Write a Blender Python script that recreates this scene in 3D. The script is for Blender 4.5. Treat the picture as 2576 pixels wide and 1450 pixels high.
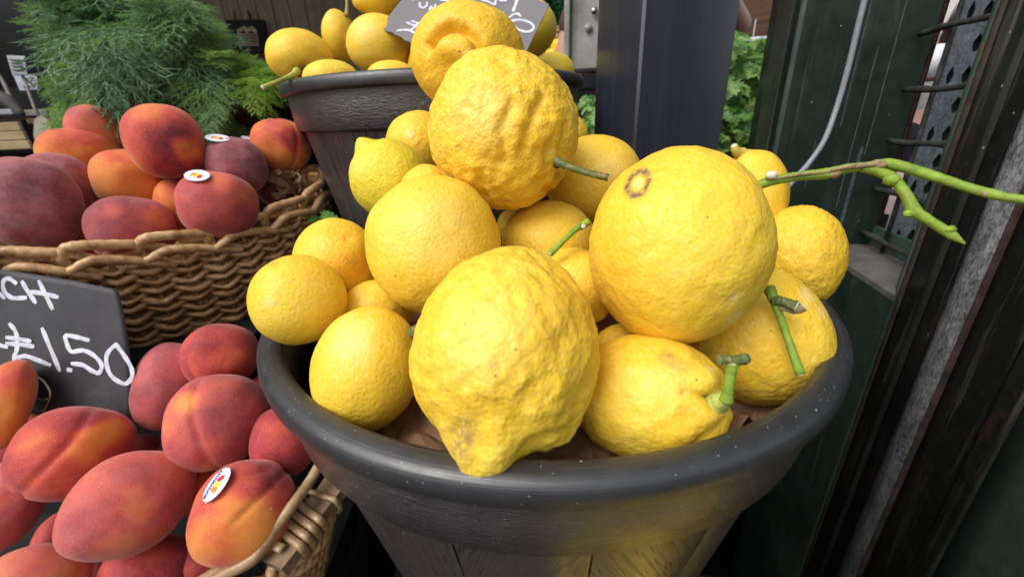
import bpy, math, random
import numpy as np
from mathutils import Matrix, Vector
random.seed(7); RNG = np.random.default_rng(7)
for o in list(bpy.data.objects): bpy.data.objects.remove(o)
scene = bpy.context.scene
COL = scene.collection

# ---------------------------------------------------------------- camera
# the photograph's vanishing points give the focal length, pitch and roll
F, CX, CY = 1030.4, 1288.0, 725.0            # measuring units: a 2576 x 1450 copy of the photograph
_w = np.array([-164, 3851, 1600.]); _w /= np.linalg.norm(_w)
_f = np.array([0, 0, -1.]); _y = _f - _f @ _w * _w; _y /= np.linalg.norm(_y)
M = np.stack([np.cross(_y, _w), _y, _w])     # camera axes -> world axes
C = np.array([0, 0, 1.05])
cam_d = bpy.data.cameras.new('camera'); cam_d.sensor_width = 36; cam_d.lens = 36 * F / 2576
cam_d.clip_start = 0.02; cam_d.clip_end = 200
cam = bpy.data.objects.new('camera', cam_d); COL.objects.link(cam)
mw = Matrix([list(M[i]) + [C[i]] for i in range(3)] + [[0, 0, 0, 1]]); cam.matrix_world = mw
cam_d.dof.use_dof = True; cam_d.dof.focus_distance = 0.26; cam_d.dof.aperture_fstop = 9
scene.camera = cam

# ---------------------------------------------------------------- world and sun
SUN_EL, SUN_AZ = math.radians(52), math.radians(232)   # azimuth clockwise from +Y
world = bpy.data.worlds.new('World'); scene.world = world; world.use_nodes = True
nt = world.node_tree; nt.nodes.clear()
out = nt.nodes.new('ShaderNodeOutputWorld'); bg = nt.nodes.new('ShaderNodeBackground')
sky = nt.nodes.new('ShaderNodeTexSky'); sky.sky_type = 'NISHITA'; sky.sun_disc = False
sky.sun_elevation = SUN_EL; sky.sun_rotation = SUN_AZ; sky.air_density = 1.0; sky.dust_density = 4.0; sky.ozone_density = 1.0
hsv = nt.nodes.new('ShaderNodeHueSaturation'); hsv.inputs['Saturation'].default_value = 0.3   # grey, overcast daylight
nt.links.new(sky.outputs[0], hsv.inputs['Color']); nt.links.new(hsv.outputs[0], bg.inputs[0])
bg.inputs[1].default_value = 0.15
nt.links.new(bg.outputs[0], out.inputs[0])
sd = bpy.data.lights.new('sun', 'SUN'); sd.energy = 1.25; sd.angle = math.radians(38); sd.color = (1.0, 0.965, 0.9)
sun = bpy.data.objects.new('sun', sd); COL.objects.link(sun)
sun.rotation_euler = Vector((math.sin(SUN_AZ) * math.cos(SUN_EL), math.cos(SUN_AZ) * math.cos(SUN_EL), math.sin(SUN_EL))).to_track_quat('Z', 'Y').to_euler()
vs = scene.view_settings; vs.view_transform = 'Standard'; vs.look = 'None'; vs.exposure = 0.42; vs.gamma = 1; vs.use_curve_mapping = False

# ---------------------------------------------------------------- geometry helpers
def cam_dir(v): return M @ np.asarray(v, float)
def ray(x, y): return M @ np.array([(x - CX) / F, -(y - CY) / F, -1.])
def P(x, y, Z): return C + ray(x, y) * Z                     # point at camera depth Z
def PY(x, y, Y): r = ray(x, y); return C + r * (Y / r[1])     # point at forward distance Y
def proj(p):
    c = (np.asarray(p) - C) @ M
    return np.stack([CX + F * c[..., 0] / -c[..., 2], CY - F * c[..., 1] / -c[..., 2]], -1)
def unit(v): v = np.asarray(v, float); return v / (np.linalg.norm(v) + 1e-12)

def perlin(p, seed=0):
    rng = np.random.default_rng(seed); perm = rng.permutation(256); perm = np.concatenate([perm, perm, perm])
    g = rng.normal(size=(256, 3)); g /= np.linalg.norm(g, axis=1)[:, None]
    i = np.floor(p).astype(int); f = p - i; u = f * f * f * (f * (f * 6 - 15) + 10); i &= 255
    r = np.zeros(len(p))
    for dx in (0, 1):
        for dy in (0, 1):
            for dz in (0, 1):
                h = perm[perm[perm[(i[:, 0] + dx) & 255] + ((i[:, 1] + dy) & 255)] + ((i[:, 2] + dz) & 255)]
                d = (g[h] * (f - np.array([dx, dy, dz]))).sum(1)
                w = (u[:, 0] if dx else 1 - u[:, 0]) * (u[:, 1] if dy else 1 - u[:, 1]) * (u[:, 2] if dz else 1 - u[:, 2])
                r += w * d
    return r * 1.5
def fbm(p, seed=0, octv=3):
    s = 0; a = 1
    for k in range(octv): s = s + a * perlin(p * 2 ** k, seed + k); a *= .5
    return s

def mesh_of(name, V, Fc, uv=None, attrs=None, smooth=True):
    me = bpy.data.meshes.new(name); V = np.asarray(V, np.float32)
    if isinstance(Fc, np.ndarray):
        n, k = Fc.shape; me.vertices.add(len(V)); me.vertices.foreach_set('co', V.ravel())
        me.loops.add(n * k); me.loops.foreach_set('vertex_index', Fc.astype(np.int32).ravel())
        me.polygons.add(n); me.polygons.foreach_set('loop_start', np.arange(0, n * k, k, dtype=np.int32))
        me.update(calc_edges=True); me.validate()
    else:
        me.from_pydata([tuple(map(float, v)) for v in V], [], [tuple(map(int, f)) for f in Fc]); me.update()
    me.polygons.foreach_set('use_smooth', [smooth] * len(me.polygons))
    if uv is not None:
        l = me.uv_layers.new(name='UVMap'); idx = np.zeros(len(me.loops), np.int32); me.loops.foreach_get('vertex_index', idx)
        l.data.foreach_set('uv', np.asarray(uv, np.float32)[idx].ravel())
    for k, v in (attrs or {}).items():
        v = np.asarray(v, np.float32)
        if v.ndim == 1: a = me.attributes.new(k, 'FLOAT', 'POINT'); a.data.foreach_set('value', v)
        else: a = me.attributes.new(k, 'FLOAT_COLOR', 'POINT'); a.data.foreach_set('color', v.ravel())
    return me
WLOC = {}
def mk(name, V, Fc, mat, parent=None, label=None, cat=None, group=None, kind=None, origin=None, smooth=True, uv=None, attrs=None):
    V = np.asarray(V, float)
    if origin is None: origin = V.mean(0); 
    if origin is not None and parent is None and not kind: origin = np.array([V[:, 0].mean(), V[:, 1].mean(), V[:, 2].min()])
    me = mesh_of(name, V - origin, Fc, uv, attrs, smooth)
    o = bpy.data.objects.new(name, me); COL.objects.link(o)
    if mat: me.materials.append(mat)
    place(o, origin, parent); tag(o, label, cat, group, kind)
    return o
def place(o, origin, parent=None):
    WLOC[o.name] = np.array(origin, float)
    if parent is not None: o.parent = parent; o.location = Vector(np.array(origin) - WLOC[parent.name])
    else: o.location = Vector(origin)
def tag(o, label=None, cat=None, group=None, kind=None):
    for k, v in (('label', label), ('category', cat), ('group', group), ('kind', kind)):
        if v: o[k] = v
def thing(name, loc, label, cat, group=None):
    o = bpy.data.objects.new(name, None); COL.objects.link(o); o.empty_display_size = .02
    place(o, loc); tag(o, label, cat, group); return o
def join(parts):
    Vs, Fs, n = [], [], 0
    for V, Fc in parts:
        V = np.asarray(V); Vs.append(V); Fs += [tuple(i + n for i in f) for f in Fc]; n += len(V)
    return np.concatenate(Vs), Fs
def smoothpath(pts, n=8):
    p = np.asarray(pts, float)
    if len(p) < 3: return np.array([p[0] + (p[-1] - p[0]) * t for t in np.linspace(0, 1, n + 1)])
    q = np.concatenate([[2 * p[0] - p[1]], p, [2 * p[-1] - p[-2]]]); r = []
    for i in range(1, len(q) - 2):
        for t in np.linspace(0, 1, n, endpoint=False):
            a, b, c, d = q[i - 1], q[i], q[i + 1], q[i + 2]
            r.append(.5 * ((2 * b) + (c - a) * t + (2 * a - 5 * b + 4 * c - d) * t * t + (3 * b - a - 3 * c + d) * t ** 3))
    r.append(p[-1]); return np.array(r)
def tube(pts, rad, n=8, flat=1.0, up=None):
    p = np.asarray(pts, float); m = len(p); rad = np.interp(np.linspace(0, 1, m), np.linspace(0, 1, np.size(rad)), np.atleast_1d(rad)) if np.size(rad) > 1 else np.full(m, float(np.atleast_1d(rad)[0]))
    T = np.gradient(p, axis=0); T /= np.linalg.norm(T, axis=1)[:, None] + 1e-12
    ref = unit(up) if up is not None else unit(np.cross(T[0], [.3, .2, 1]))
    V, Fc = [], []
    for i in range(m):
        a = ref - ref @ T[i] * T[i]; a = unit(a); b = np.cross(T[i], a)
        if up is None: ref = a
        for k in range(n):
            t = 2 * math.pi * k / n; V.append(p[i] + rad[i] * (math.cos(t) * a * flat + math.sin(t) * b))
    for i in range(m - 1):
        for k in range(n): Fc.append((i * n + k, i * n + (k + 1) % n, (i + 1) * n + (k + 1) % n, (i + 1) * n + k))
    Fc.append(tuple(range(n))[::-1]); Fc.append(tuple(range((m - 1) * n, m * n)))
    return np.array(V), Fc
def box(c, s, ax=None, bev=0.0):
    c = np.asarray(c, float); s = np.asarray(s, float) / 2; A = np.eye(3) if ax is None else np.array(ax, float)  # rows = local axes
    if bev <= 0:
        V = [c + (np.array([x, y, z]) * s) @ A for z in (-1, 1) for y in (-1, 1) for x in (-1, 1)]
        return np.array(V), [(0, 2, 3, 1), (4, 5, 7, 6), (0, 1, 5, 4), (2, 6, 7, 3), (0, 4, 6, 2), (1, 3, 7, 5)]
    V = []; idx = {}
    for sx in (-1, 1):
        for sy in (-1, 1):
            for sz in (-1, 1):
                for a in range(3):
                    q = np.array([sx, sy, sz]) * (s - bev); q[a] = (sx, sy, sz)[a] * s[a]; idx[sx, sy, sz, a] = len(V); V.append(c + q @ A)
    Fc = []
    for a in range(3):
        b, d = [k for k in range(3) if k != a]
        for sg in (-1, 1):
            f = []
            for u, v in ((-1, -1), (1, -1), (1, 1), (-1, 1)):
                k = [0, 0, 0]; k[a] = sg; k[b] = u; k[d] = v; f.append(idx[(*k, a)])
            Fc.append(tuple(f))
    for a in range(3):
        b, d = [k for k in range(3) if k != a]
        for u in (-1, 1):
            for v in (-1, 1):
                k0 = [0, 0, 0]; k0[a] = -1; k0[b] = u; k0[d] = v; k1 = list(k0); k1[a] = 1
                Fc.append((idx[(*k0, b)], idx[(*k1, b)], idx[(*k1, d)], idx[(*k0, d)]))
    for sx in (-1, 1):
        for sy in (-1, 1):
            for sz in (-1, 1): Fc.append(tuple(idx[sx, sy, sz, a] for a in range(3)))
    return np.array(V), Fc
def prism(poly, z0, z1, cap=True):
    """vertical extrusion of a plan polygon [(x, y)...]"""
    n = len(poly); V = [(x, y, z0) for x, y in poly] + [(x, y, z1) for x, y in poly]
    Fc = [(i, (i + 1) % n, n + (i + 1) % n, n + i) for i in range(n)]
    if cap: Fc += [tuple(range(n))[::-1], tuple(range(n, 2 * n))]
    return np.array(V, float), Fc
def lathe(prof, n=96, c=(0, 0, 0), a0=0, a1=2 * math.pi):
    full = abs(a1 - a0 - 2 * math.pi) < 1e-6; m = n if full else n + 1; V, Fc, uv = [], [], []
    L = np.concatenate([[0], np.cumsum([math.dist(prof[i], prof[i + 1]) for i in range(len(prof) - 1)])])
    for i in range(m):
        t = a0 + (a1 - a0) * i / n
        for (r, z), l in zip(prof, L): V.append((c[0] + r * math.cos(t), c[1] + r * math.sin(t), c[2] + z)); uv.append((t * .2, l))
    k = len(prof)
    for i in range(n):
        for j in range(k - 1): a, b = i * k + j, ((i + 1) % m) * k + j; Fc.append((a, b, b + 1, a + 1))
    return np.array(V), Fc, np.array(uv)

# ---------------------------------------------------------------- material helpers
class Mat:
    def __init__(s, name, **kw):
        s.m = bpy.data.materials.new(name); s.m.use_nodes = True; s.nt = s.m.node_tree; s.b = s.nt.nodes['Principled BSDF']
        for k, v in kw.items(): s.set(k, v)
    def set(s, k, v):
        k = {'base': 'Base Color', 'rough': 'Roughness', 'spec': 'Specular IOR Level', 'metal': 'Metallic', 'sss': 'Subsurface Weight', 'sheen': 'Sheen Weight', 'coat': 'Coat Weight'}.get(k, k)
        i = s.b.inputs[k]
        if hasattr(v, 'node'): s.nt.links.new(v, i)
        else: i.default_value = (*v, 1) if isinstance(v, tuple) and len(v) == 3 and i.type == 'RGBA' else v
        return s
    def n(s, t, **kw):
        x = s.nt.nodes.new('ShaderNode' + t)
        for k, v in kw.items():
            if k in x.inputs: s.link(v, x.inputs[k])
            else: setattr(x, k, v)
        return x
    def link(s, v, i):
        if hasattr(v, 'node'): s.nt.links.new(v, i)
        else: i.default_value = v if not (isinstance(v, tuple) and len(v) == 3 and i.type == 'RGBA') else (*v, 1)
    def coord(s, kind='Object', scale=(1, 1, 1), rnd=True):
        tc = s.n('TexCoord').outputs[kind]; mp = s.n('Mapping'); s.nt.links.new(tc, mp.inputs[0]); mp.inputs['Scale'].default_value = scale
        if rnd:
            oi = s.n('ObjectInfo').outputs['Random']; mm = s.n('Math', operation='MULTIPLY'); s.link(oi, mm.inputs[0]); mm.inputs[1].default_value = 37.0
            s.nt.links.new(mm.outputs[0], mp.inputs['Location'])
        return mp.outputs[0]
    def noise(s, v, scale, detail=3, rough=.55, dist=0.0): 
        x = s.n('TexNoise'); s.link(v, x.inputs['Vector']); x.inputs['Scale'].default_value = scale; x.inputs['Detail'].default_value = detail
        x.inputs['Roughness'].default_value = rough; x.inputs['Distortion'].default_value = dist; return x.outputs[0]
    def vor(s, v, scale, feature='F1', out=0, rnd=1.0):
        x = s.n('TexVoronoi', feature=feature); s.link(v, x.inputs['Vector']); x.inputs['Scale'].default_value = scale; x.inputs['Randomness'].default_value = rnd; return x.outputs[out]
    def mr(s, v, a, b, c=0.0, d=1.0):
        x = s.n('MapRange'); s.link(v, x.inputs[0])
        for i, q in zip((1, 2, 3, 4), (a, b, c, d)): x.inputs[i].default_value = q
        return x.outputs[0]
    def math(s, op, a, b=0.0):
        x = s.n('Math', operation=op); s.link(a, x.inputs[0]); s.link(b, x.inputs[1]); return x.outputs[0]
    def mix(s, f, a, b, mode='MIX'):
        x = s.n('Mix', data_type='RGBA', blend_type=mode); s.link(f, x.inputs[0]); s.link(a, x.inputs[6]); s.link(b, x.inputs[7]); return x.outputs[2]
    def ramp(s, v, stops):
        x = s.n('ValToRGB'); s.link(v, x.inputs[0]); e = x.color_ramp.elements
        while len(e) < len(stops): e.new(.5)
        for q, (p, c) in zip(e, stops): q.position = p; q.color = (*c, 1)
        return x.outputs[0]
    def attr(s, name, typ='GEOMETRY', o='Fac'):
        x = s.n('Attribute', attribute_name=name, attribute_type=typ); return x.outputs[o]
    def sep(s, c):
        x = s.n('SeparateColor'); s.link(c, x.inputs[0]); return x.outputs
    def bump(s, h, dist, strength=1.0, prev=None):
        x = s.n('Bump'); s.link(h, x.inputs['Height']); s.link(dist, x.inputs['Distance']); s.link(strength, x.inputs['Strength'])
        if prev is not None: s.link(prev, x.inputs['Normal'])
        s.last = x.outputs[0]; s.link(s.last, s.b.inputs['Normal']); return s.last

# ---------------------------------------------------------------- materials
def mat_lemon():
    m = Mat('lemon_peel', rough=.40, spec=.34)
    co = m.coord(); mk4 = m.attr('marks', o='Color'); R, G, B = m.sep(mk4)[:3]; pale = m.attr('marks', o='Alpha')
    bumpy = m.attr('bumpy', 'OBJECT', 'Fac'); warm = m.attr('warm', 'OBJECT', 'Fac')
    n1 = m.noise(co, 22, 3, .6); c = m.ramp(n1, [(.3, (.80, .50, .028)), (.55, (.83, .57, .045)), (.75, (.85, .63, .10))])
    n2 = m.noise(co, 300, 3, .6); c = m.mix(m.mr(n2, .50, .70, 0, .38), c, (.90, .70, .20))          # pale mottling
    c = m.mix(m.math('MULTIPLY', warm, .55), c, (.80, .40, .018))
    c = m.mix(m.math('MULTIPLY', m.mr(m.noise(co, 60, 4, .7), .58, .75, 0, .35), warm), c, (.66, .32, .03))
    c = m.mix(m.math('MULTIPLY', G, .85), c, (.60, .60, .03))
    c = m.mix(m.math('MULTIPLY', B, .8), c, (.72, .33, .015))
    c = m.mix(m.math('MULTIPLY', pale, .7), c, (.90, .78, .38))
    st = m.math('MULTIPLY', R, m.mr(m.noise(co, 260, 4, .75), .30, .58)); c = m.mix(st, c, (.19, .115, .06))
    v = m.n('TexVoronoi', feature='F1'); m.link(co, v.inputs['Vector']); v.inputs['Scale'].default_value = 130
    big = m.math('GREATER_THAN', m.sep(v.outputs['Color'])[0], .66); dot = m.math('MULTIPLY', m.mr(v.outputs['Distance'], .05, .10, 1, 0), big)
    c = m.mix(m.math('MULTIPLY', dot, .75), c, (.16, .08, .02))
    m.set('base', c); m.set('sss', .10); m.set('Subsurface Radius', (.012, .006, .0015)); m.b.inputs['Subsurface Scale'].default_value = 1.0
    pores = m.vor(co, 430, 'SMOOTH_F1'); ph = m.mr(pores, .0, .5); m.set('base', m.mix(m.mr(pores, .0, .22, .22, 0), c, (.62, .36, .03))); b1 = m.bump(ph, .0005, .50)
    dome = m.vor(co, 165, 'SMOOTH_F1'); lump = m.math('ADD', m.noise(co, 210, 2, .5), m.math('MULTIPLY', dome, -.5)); b2 = m.bump(lump, m.math('MULTIPLY', m.math('ADD', bumpy, .02), .0015), 1.0, b1)
    m.set('rough', m.mr(m.noise(co, 180, 2), .3, .7, .42, .58))
    return m.m
def mat_peach():
    m = Mat('peach_skin', rough=.62, spec=.25)
    co = m.coord(); bl = m.attr('blush'); 
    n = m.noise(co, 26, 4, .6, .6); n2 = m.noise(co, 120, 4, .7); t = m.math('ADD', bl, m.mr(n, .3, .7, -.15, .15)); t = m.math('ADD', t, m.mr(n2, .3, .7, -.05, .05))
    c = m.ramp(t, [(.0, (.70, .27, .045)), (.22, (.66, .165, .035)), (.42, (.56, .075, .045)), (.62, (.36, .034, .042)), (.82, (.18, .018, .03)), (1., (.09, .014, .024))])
    sp = m.noise(co, 1100, 2, .7); c = m.mix(m.mr(sp, .56, .74, 0, .38), c, (.80, .46, .32)); c = m.mix(m.mr(m.noise(co, 240, 4, .75), .58, .72, 0, .22), c, (.24, .04, .04))
    bloom = m.attr('bloom'); c = m.mix(m.math('MULTIPLY', bloom, m.mr(m.noise(co, 70, 4, .7), .35, .7, .15, .6)), c, (.52, .25, .27))
    v = m.n('TexVoronoi', feature='F1'); m.link(co, v.inputs['Vector']); v.inputs['Scale'].default_value = 70
    dot = m.math('MULTIPLY', m.mr(v.outputs['Distance'], .03, .07, 1, 0), m.math('GREATER_THAN', m.sep(v.outputs['Color'])[0], .7)); c = m.mix(m.math('MULTIPLY', dot, .6), c, (.75, .5, .3))
    m.set('base', c); m.set('sheen', .32); m.b.inputs['Sheen Roughness'].default_value = .45; m.b.inputs['Sheen Tint'].default_value = (1, .72, .66, 1)
    m.bump(m.noise(co, 1400, 2, .7), .0004, .35); return m.m
def mat_plain(name, base, rough=.5, spec=.5, var=.25, scale=40, bump=0.0, bscale=200, metal=0.0, stretch=(1, 1, 1)):
    m = Mat(name, rough=rough, spec=spec, metal=metal); co = m.coord(scale=stretch)
    n = m.noise(co, scale, 4, .6); d = tuple(x * (1 - var) for x in base); l = tuple(min(1, x * (1 + var)) for x in base)
    m.set('base', m.ramp(n, [(.3, d), (.7, l)]))
    if bump: m.bump(m.noise(co, bscale, 4, .6), bump, .8)
    return m.m
def specks(m, co, scale, thr, c, col, r0=.06, r1=.12, amt=.9):
    v = m.n('TexVoronoi', feature='F1'); m.link(co, v.inputs['Vector']); v.inputs['Scale'].default_value = scale
    d = m.math('MULTIPLY', m.mr(v.outputs['Distance'], r0, r1, 1, 0), m.math('GREATER_THAN', m.sep(v.outputs['Color'])[0], thr))
    return m.mix(m.math('MULTIPLY', d, amt), c, col)
def mat_plastic(kind):
    base = {'lip': (.019, .020, .023), 'band': (.034, .031, .033), 'stave': (.044, .036, .038)}[kind]
    m = Mat('pot_plastic_' + kind, rough=.30, spec=.9); co = m.coord(); uvc = m.coord('UV', (1, 1, 1))
    n = m.noise(co, 45, 5, .65); c = m.ramp(n, [(.3, tuple(x * .9 for x in base)), (.7, tuple(x * 1.2 for x in base))])
    c = m.mix(m.mr(m.noise(co, 500, 2, .6), .6, .8, 0, .22), c, (.09, .088, .085))         # dust
    c = specks(m, co, 120, .66, c, (.7, .69, .67), .025, .065); c = specks(m, co, 300, .60, c, (.4, .4, .39), .06, .13, .7); sc_ = m.noise(m.coord('UV', (8, 420, 1)), 2, 4, .7); c = m.mix(m.mr(sc_, .60, .72, 0, .30 if kind == 'lip' else .1), c, (.13, .135, .15))
    m.set('base', c); m.set('rough', m.mr(m.noise(co, 90, 4, .7), .3, .75, .34 if kind == 'lip' else .30, .52 if kind == 'lip' else .44))
    if kind != 'lip': m.set('coat', .35); m.b.inputs['Coat Roughness'].default_value = .3; m.b.inputs['Coat IOR'].default_value = 1.6
    if kind == 'lip':
        s = m.coord('UV', (3, 260, 1)); m.bump(m.noise(s, 4, 3, .6), .0004, .5)
    elif kind == 'band':
        s = m.coord('UV', (45, 170, 1)); m.bump(m.noise(s, 2.2, 3, .6, 1.2), .0016, .8)
    else:
        s = m.coord('UV', (1, 1, 1)); rot = m.n('Mapping'); m.link(s, rot.inputs[0]); ob = m.attr('grain', 'OBJECT', 'Fac')
        cx = m.n('CombineXYZ'); m.link(ob, cx.inputs[2]); m.link(cx.outputs[0], rot.inputs['Rotation'])
        mp = m.n('Mapping'); m.link(rot.outputs[0], mp.inputs[0]); mp.inputs['Scale'].default_value = (420, 13, 1)
        g = m.noise(mp.outputs[0], 1.0, 3, .5, .8); m.bump(m.mr(g, .40, .46), .0016, 1.0)
    return m.m
def mat_cane(name, a, b, d):
    m = Mat(name, rough=.36, spec=.55); co = m.coord('Object'); n = m.noise(co, 60, 5, .7)
    c = m.ramp(n, [(.28, d), (.48, a), (.72, b)]); c = m.mix(m.mr(m.noise(co, 420, 3, .6), .58, .75, 0, .4), c, tuple(x * .35 for x in a))
    m.set('base', c); m.bump(m.noise(m.coord('Object', (300, 300, 300)), 1, 3, .6), .0005, .6); return m.m
def mat_metalpaint(name, base, streak=.5, rough=.42, rust=0.0, dirt=(.16, .15, .14)):
    """old vertical painted or galvanised metal with dust streaks running down it"""
    m = Mat(name, rough=rough, spec=.5); co = m.coord('Object', (1, 1, 1)); st = m.coord('Object', (60, 60, 3.2))
    n = m.noise(co, 9, 5, .65); c = m.ramp(n, [(.3, tuple(x * .6 for x in base)), (.72, tuple(x * 1.5 for x in base))])
    s = m.noise(st, 1, 5, .7); c = m.mix(m.mr(s, .56, .8, 0, streak), c, dirt)
    sc = m.noise(m.coord('Object', (180, 180, 2.0)), 1, 2, .5); c = m.mix(m.mr(sc, .70, .80, 0, streak * .8), c, (.14, .24, .21))
    if rust: c = m.mix(m.mr(m.noise(m.coord('Object', (25, 25, 9)), 1, 5, .7), .60, .68, 0, rust), c, (.13, .05, .03))
    c = specks(m, co, 60, .78, c, (.42, .42, .38), .04, .08, .8)
    m.set('base', c); m.set('rough', m.mr(m.noise(co, 50, 4, .6), .3, .7, rough - .12, rough + .2)); m.bump(m.noise(co, 300, 3, .6), .0004, .5); return m.m
def mat_galv(name, lo, hi, mid=None):
    m = Mat(name, rough=.42, spec=.5, metal=.35); co = m.coord('Object', (1, 1, .45))
    n = m.noise(co, 60, 9, .85); c = m.ramp(n, [(.40, lo), (.50, mid or tuple((a + b) / 2.6 for a, b in zip(lo, hi))), (.60, hi)])
    v = m.vor(m.coord('Object', (1, 1, .6)), 520, out=1); c = m.mix(.4, c, m.mix(m.mr(m.sep(v)[0], 0, 1, 0, 1), tuple(x * .4 for x in lo), hi), 'MIX')
    c = m.mix(m.mr(m.noise(m.coord('Object', (30, 30, 4)), 1, 5, .7), .56, .7, 0, .45), c, (.06, .055, .055))
    m.set('base', c); m.bump(m.noise(co, 240, 4, .7), .0009, .8); return m.m
def mat_leaf(name, lo, hi, rough=.5, sss=0, tone=True):
    m = Mat(name, rough=rough, spec=.35); co = m.coord()
    t = m.attr('tone') if tone else m.n('ObjectInfo').outputs['Random']
    c = m.ramp(t, [(0, lo), (1, hi)]); c = m.mix(m.mr(m.noise(co, 90, 3), .4, .7, 0, .3), c, tuple(x * .6 for x in lo)); m.set('base', c)
    tr = m.n('BsdfTranslucent'); m.link(c, tr.inputs[0]); mx = m.n('MixShader'); mx.inputs[0].default_value = .4
    m.nt.links.new(m.b.outputs[0], mx.inputs[1]); m.nt.links.new(tr.outputs[0], mx.inputs[2]); m.nt.links.new(mx.outputs[0], m.nt.nodes['Material Output'].inputs[0]); return m.m
def mat_wood(name, a, b, stretch=(6, 6, 1.0), scale=14, rough=.7):
    m = Mat(name, rough=rough, spec=.3); co = m.coord('Object', stretch); n = m.noise(co, scale, 5, .65, .6)
    m.set('base', m.ramp(n, [(.3, a), (.7, b)])); m.bump(n, .0008, .6); return m.m

LEMON, PEACH = mat_lemon(), mat_peach()
PLIP, PBAND, PSTAVE = mat_plastic('lip'), mat_plastic('band'), mat_plastic('stave')
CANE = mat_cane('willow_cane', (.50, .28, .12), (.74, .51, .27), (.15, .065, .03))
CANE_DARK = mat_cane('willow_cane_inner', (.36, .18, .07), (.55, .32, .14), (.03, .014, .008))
RATTAN = mat_cane('pale_rattan', (.31, .19, .09), (.48, .33, .18), (.11, .06, .035))
GREYWOOD = mat_wood('weathered_wood', (.12, .075, .04), (.27, .185, .11), (1, 1, 1), 60)
PAPER = mat_plain('brown_paper', (.22, .125, .07), .75, .2, .25, 25, .0006, 120)
def mat_stem(name, base, amt):
    m = Mat(name, rough=.5, spec=.4); co = m.coord(); c = m.ramp(m.noise(co, 120, 4, .6), [(.3, tuple(x * .7 for x in base)), (.7, tuple(x * 1.3 for x in base))])
    st = m.noise(co, 190, 5, .75, 1.0); c = m.mix(m.mr(st, .56, .62, 0, amt), c, (.30, .22, .12)); c = m.mix(m.mr(m.noise(co, 75, 4, .7), .64, .68, 0, amt), c, (.10, .055, .03))
    m.set('base', c); m.bump(st, .0006, .8); return m.m
STEM = mat_stem('green_stem', (.20, .31, .03), .4)
STEM_DARK = mat_stem('woody_green_stem', (.10, .135, .035), 1.0)
BARK = mat_plain('brown_stem_bark', (.28, .2, .11), .8, .2, .4, 260, .0006, 500)
CUT = mat_plain('cut_stem_end', (.62, .58, .45), .8, .2, .2, 500)
BOARD = Mat('chalk_board', rough=.55, spec=.35); co = BOARD.coord(); c = BOARD.ramp(BOARD.noise(co, 40, 5, .7), [(.35, (.026, .025, .029)), (.7, (.040, .039, .045))])
c = BOARD.mix(BOARD.mr(BOARD.noise(BOARD.coord('Object', (14, 14, 40)), 1, 5, .75), .58, .78, 0, .35), c, (.16, .16, .18)); c = BOARD.mix(BOARD.mr(BOARD.noise(co, 900, 2, .6), .66, .74, 0, .3), c, (.2, .2, .22)); BOARD.set('base', c); BOARD.bump(BOARD.noise(co, 700, 3, .6), .0002, .6); BOARD = BOARD.m
BOARD2 = mat_plain('grey_board', (.17, .16, .165), .5, .35, .10, 20)
CHALK = mat_plain('chalk_marker', (.56, .57, .66), .7, .2, .22, 160)
WHITE = mat_plain('white_plastic', (.74, .75, .80), .45, .5, .05, 50)
BLACK = mat_plain('black_material', (.008, .008, .009), .6, .3, .4, 20)
BLACKPLASTIC = mat_plain('black_plastic', (.011, .012, .014), .42, .5, .3, 40, .0003, 400)
WIRE = mat_plain('wire_steel', (.35, .33, .28), .3, .5, .2, 100, metal=.9)
# ================================================================ large structure
G13 = (math.sin(math.radians(13.7)), math.cos(math.radians(13.7)))
def line_az(a, x0=.36, k=.243):          # plan point on a plane x = x0 + k*y at azimuth slope a
    y = x0 / (a - k); return (a * y, y)
V, Fc = box((0, 6, -.02), (40, 40, .04)); mk('ground', V, Fc, mat_plain('dark_paving', (.035, .033, .031), .8, .3, .3, 3, .004, 30), kind='structure')
V, Fc = box((-2.4, 6.2, 3.5), (8, 6.0, .1)); mk('shade_roof', V, Fc, mat_plain('shade_roof_dark', (.03, .027, .024), .8, .2), kind='structure')  # unseen roof added to keep the back of the stall dark
ROOM = mat_wood('dark_plank', (.16, .13, .08), (.32, .26, .165), (3, 3, .35), 8)
bw = thing('plank_wall', (-1.8, 5.5, 0), 'brown vertical plank wall at the back behind the tote bag', 'wall')
V, Fc = box((-1.6, 5.56, 1.6), (8.6, .04, 3.6)); mk('backing', V, Fc, BLACK, bw)
for i in range(44):
    x = -5.6 + i * .185; V, Fc = box((x, 5.5 + RNG.uniform(-.004, .004), 1.6), (.178, .03, 3.5), bev=.004); mk('plank', V, Fc, ROOM, bw, smooth=False)
V, Fc = box((-3.05, 2.65, 1.5), (2.62, .03, 3.2)); mk('blackout', V, Fc, BLACK, label='black cloth curtain added to darken the background at the left', cat='blackout')  # black sheet added so the left background stays dark
V, Fc = box((-4.0, 1.2, 1.5), (.05, 3.2, 3.2)); mk('darkening_wall', V, Fc, BLACK, label='black wall added at the far left to darken the stall', cat='wall')  # black wall added at the far left for darkness
V, Fc = box((1.9, 7.4, 1.8), (3.4, .05, 3.6)) if 0 else box((3.1, 7.4, 1.8), (6.2, .05, 3.6)); mk('wood_partition', V, Fc, mat_wood('reddish_plank', (.06, .03, .018), (.15, .075, .04), (.5, 2, 5), 5), label='reddish brown timber partition behind the parsley', cat='wall')
V, Fc = box((7.6, 9.4, 2), (7.6, .1, 4)); mk('street_wall', V, Fc, mat_plain('pale_render', (.42, .40, .39), .8, .2), label='pale rendered wall across the street seen through the mesh gap', cat='wall')

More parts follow.
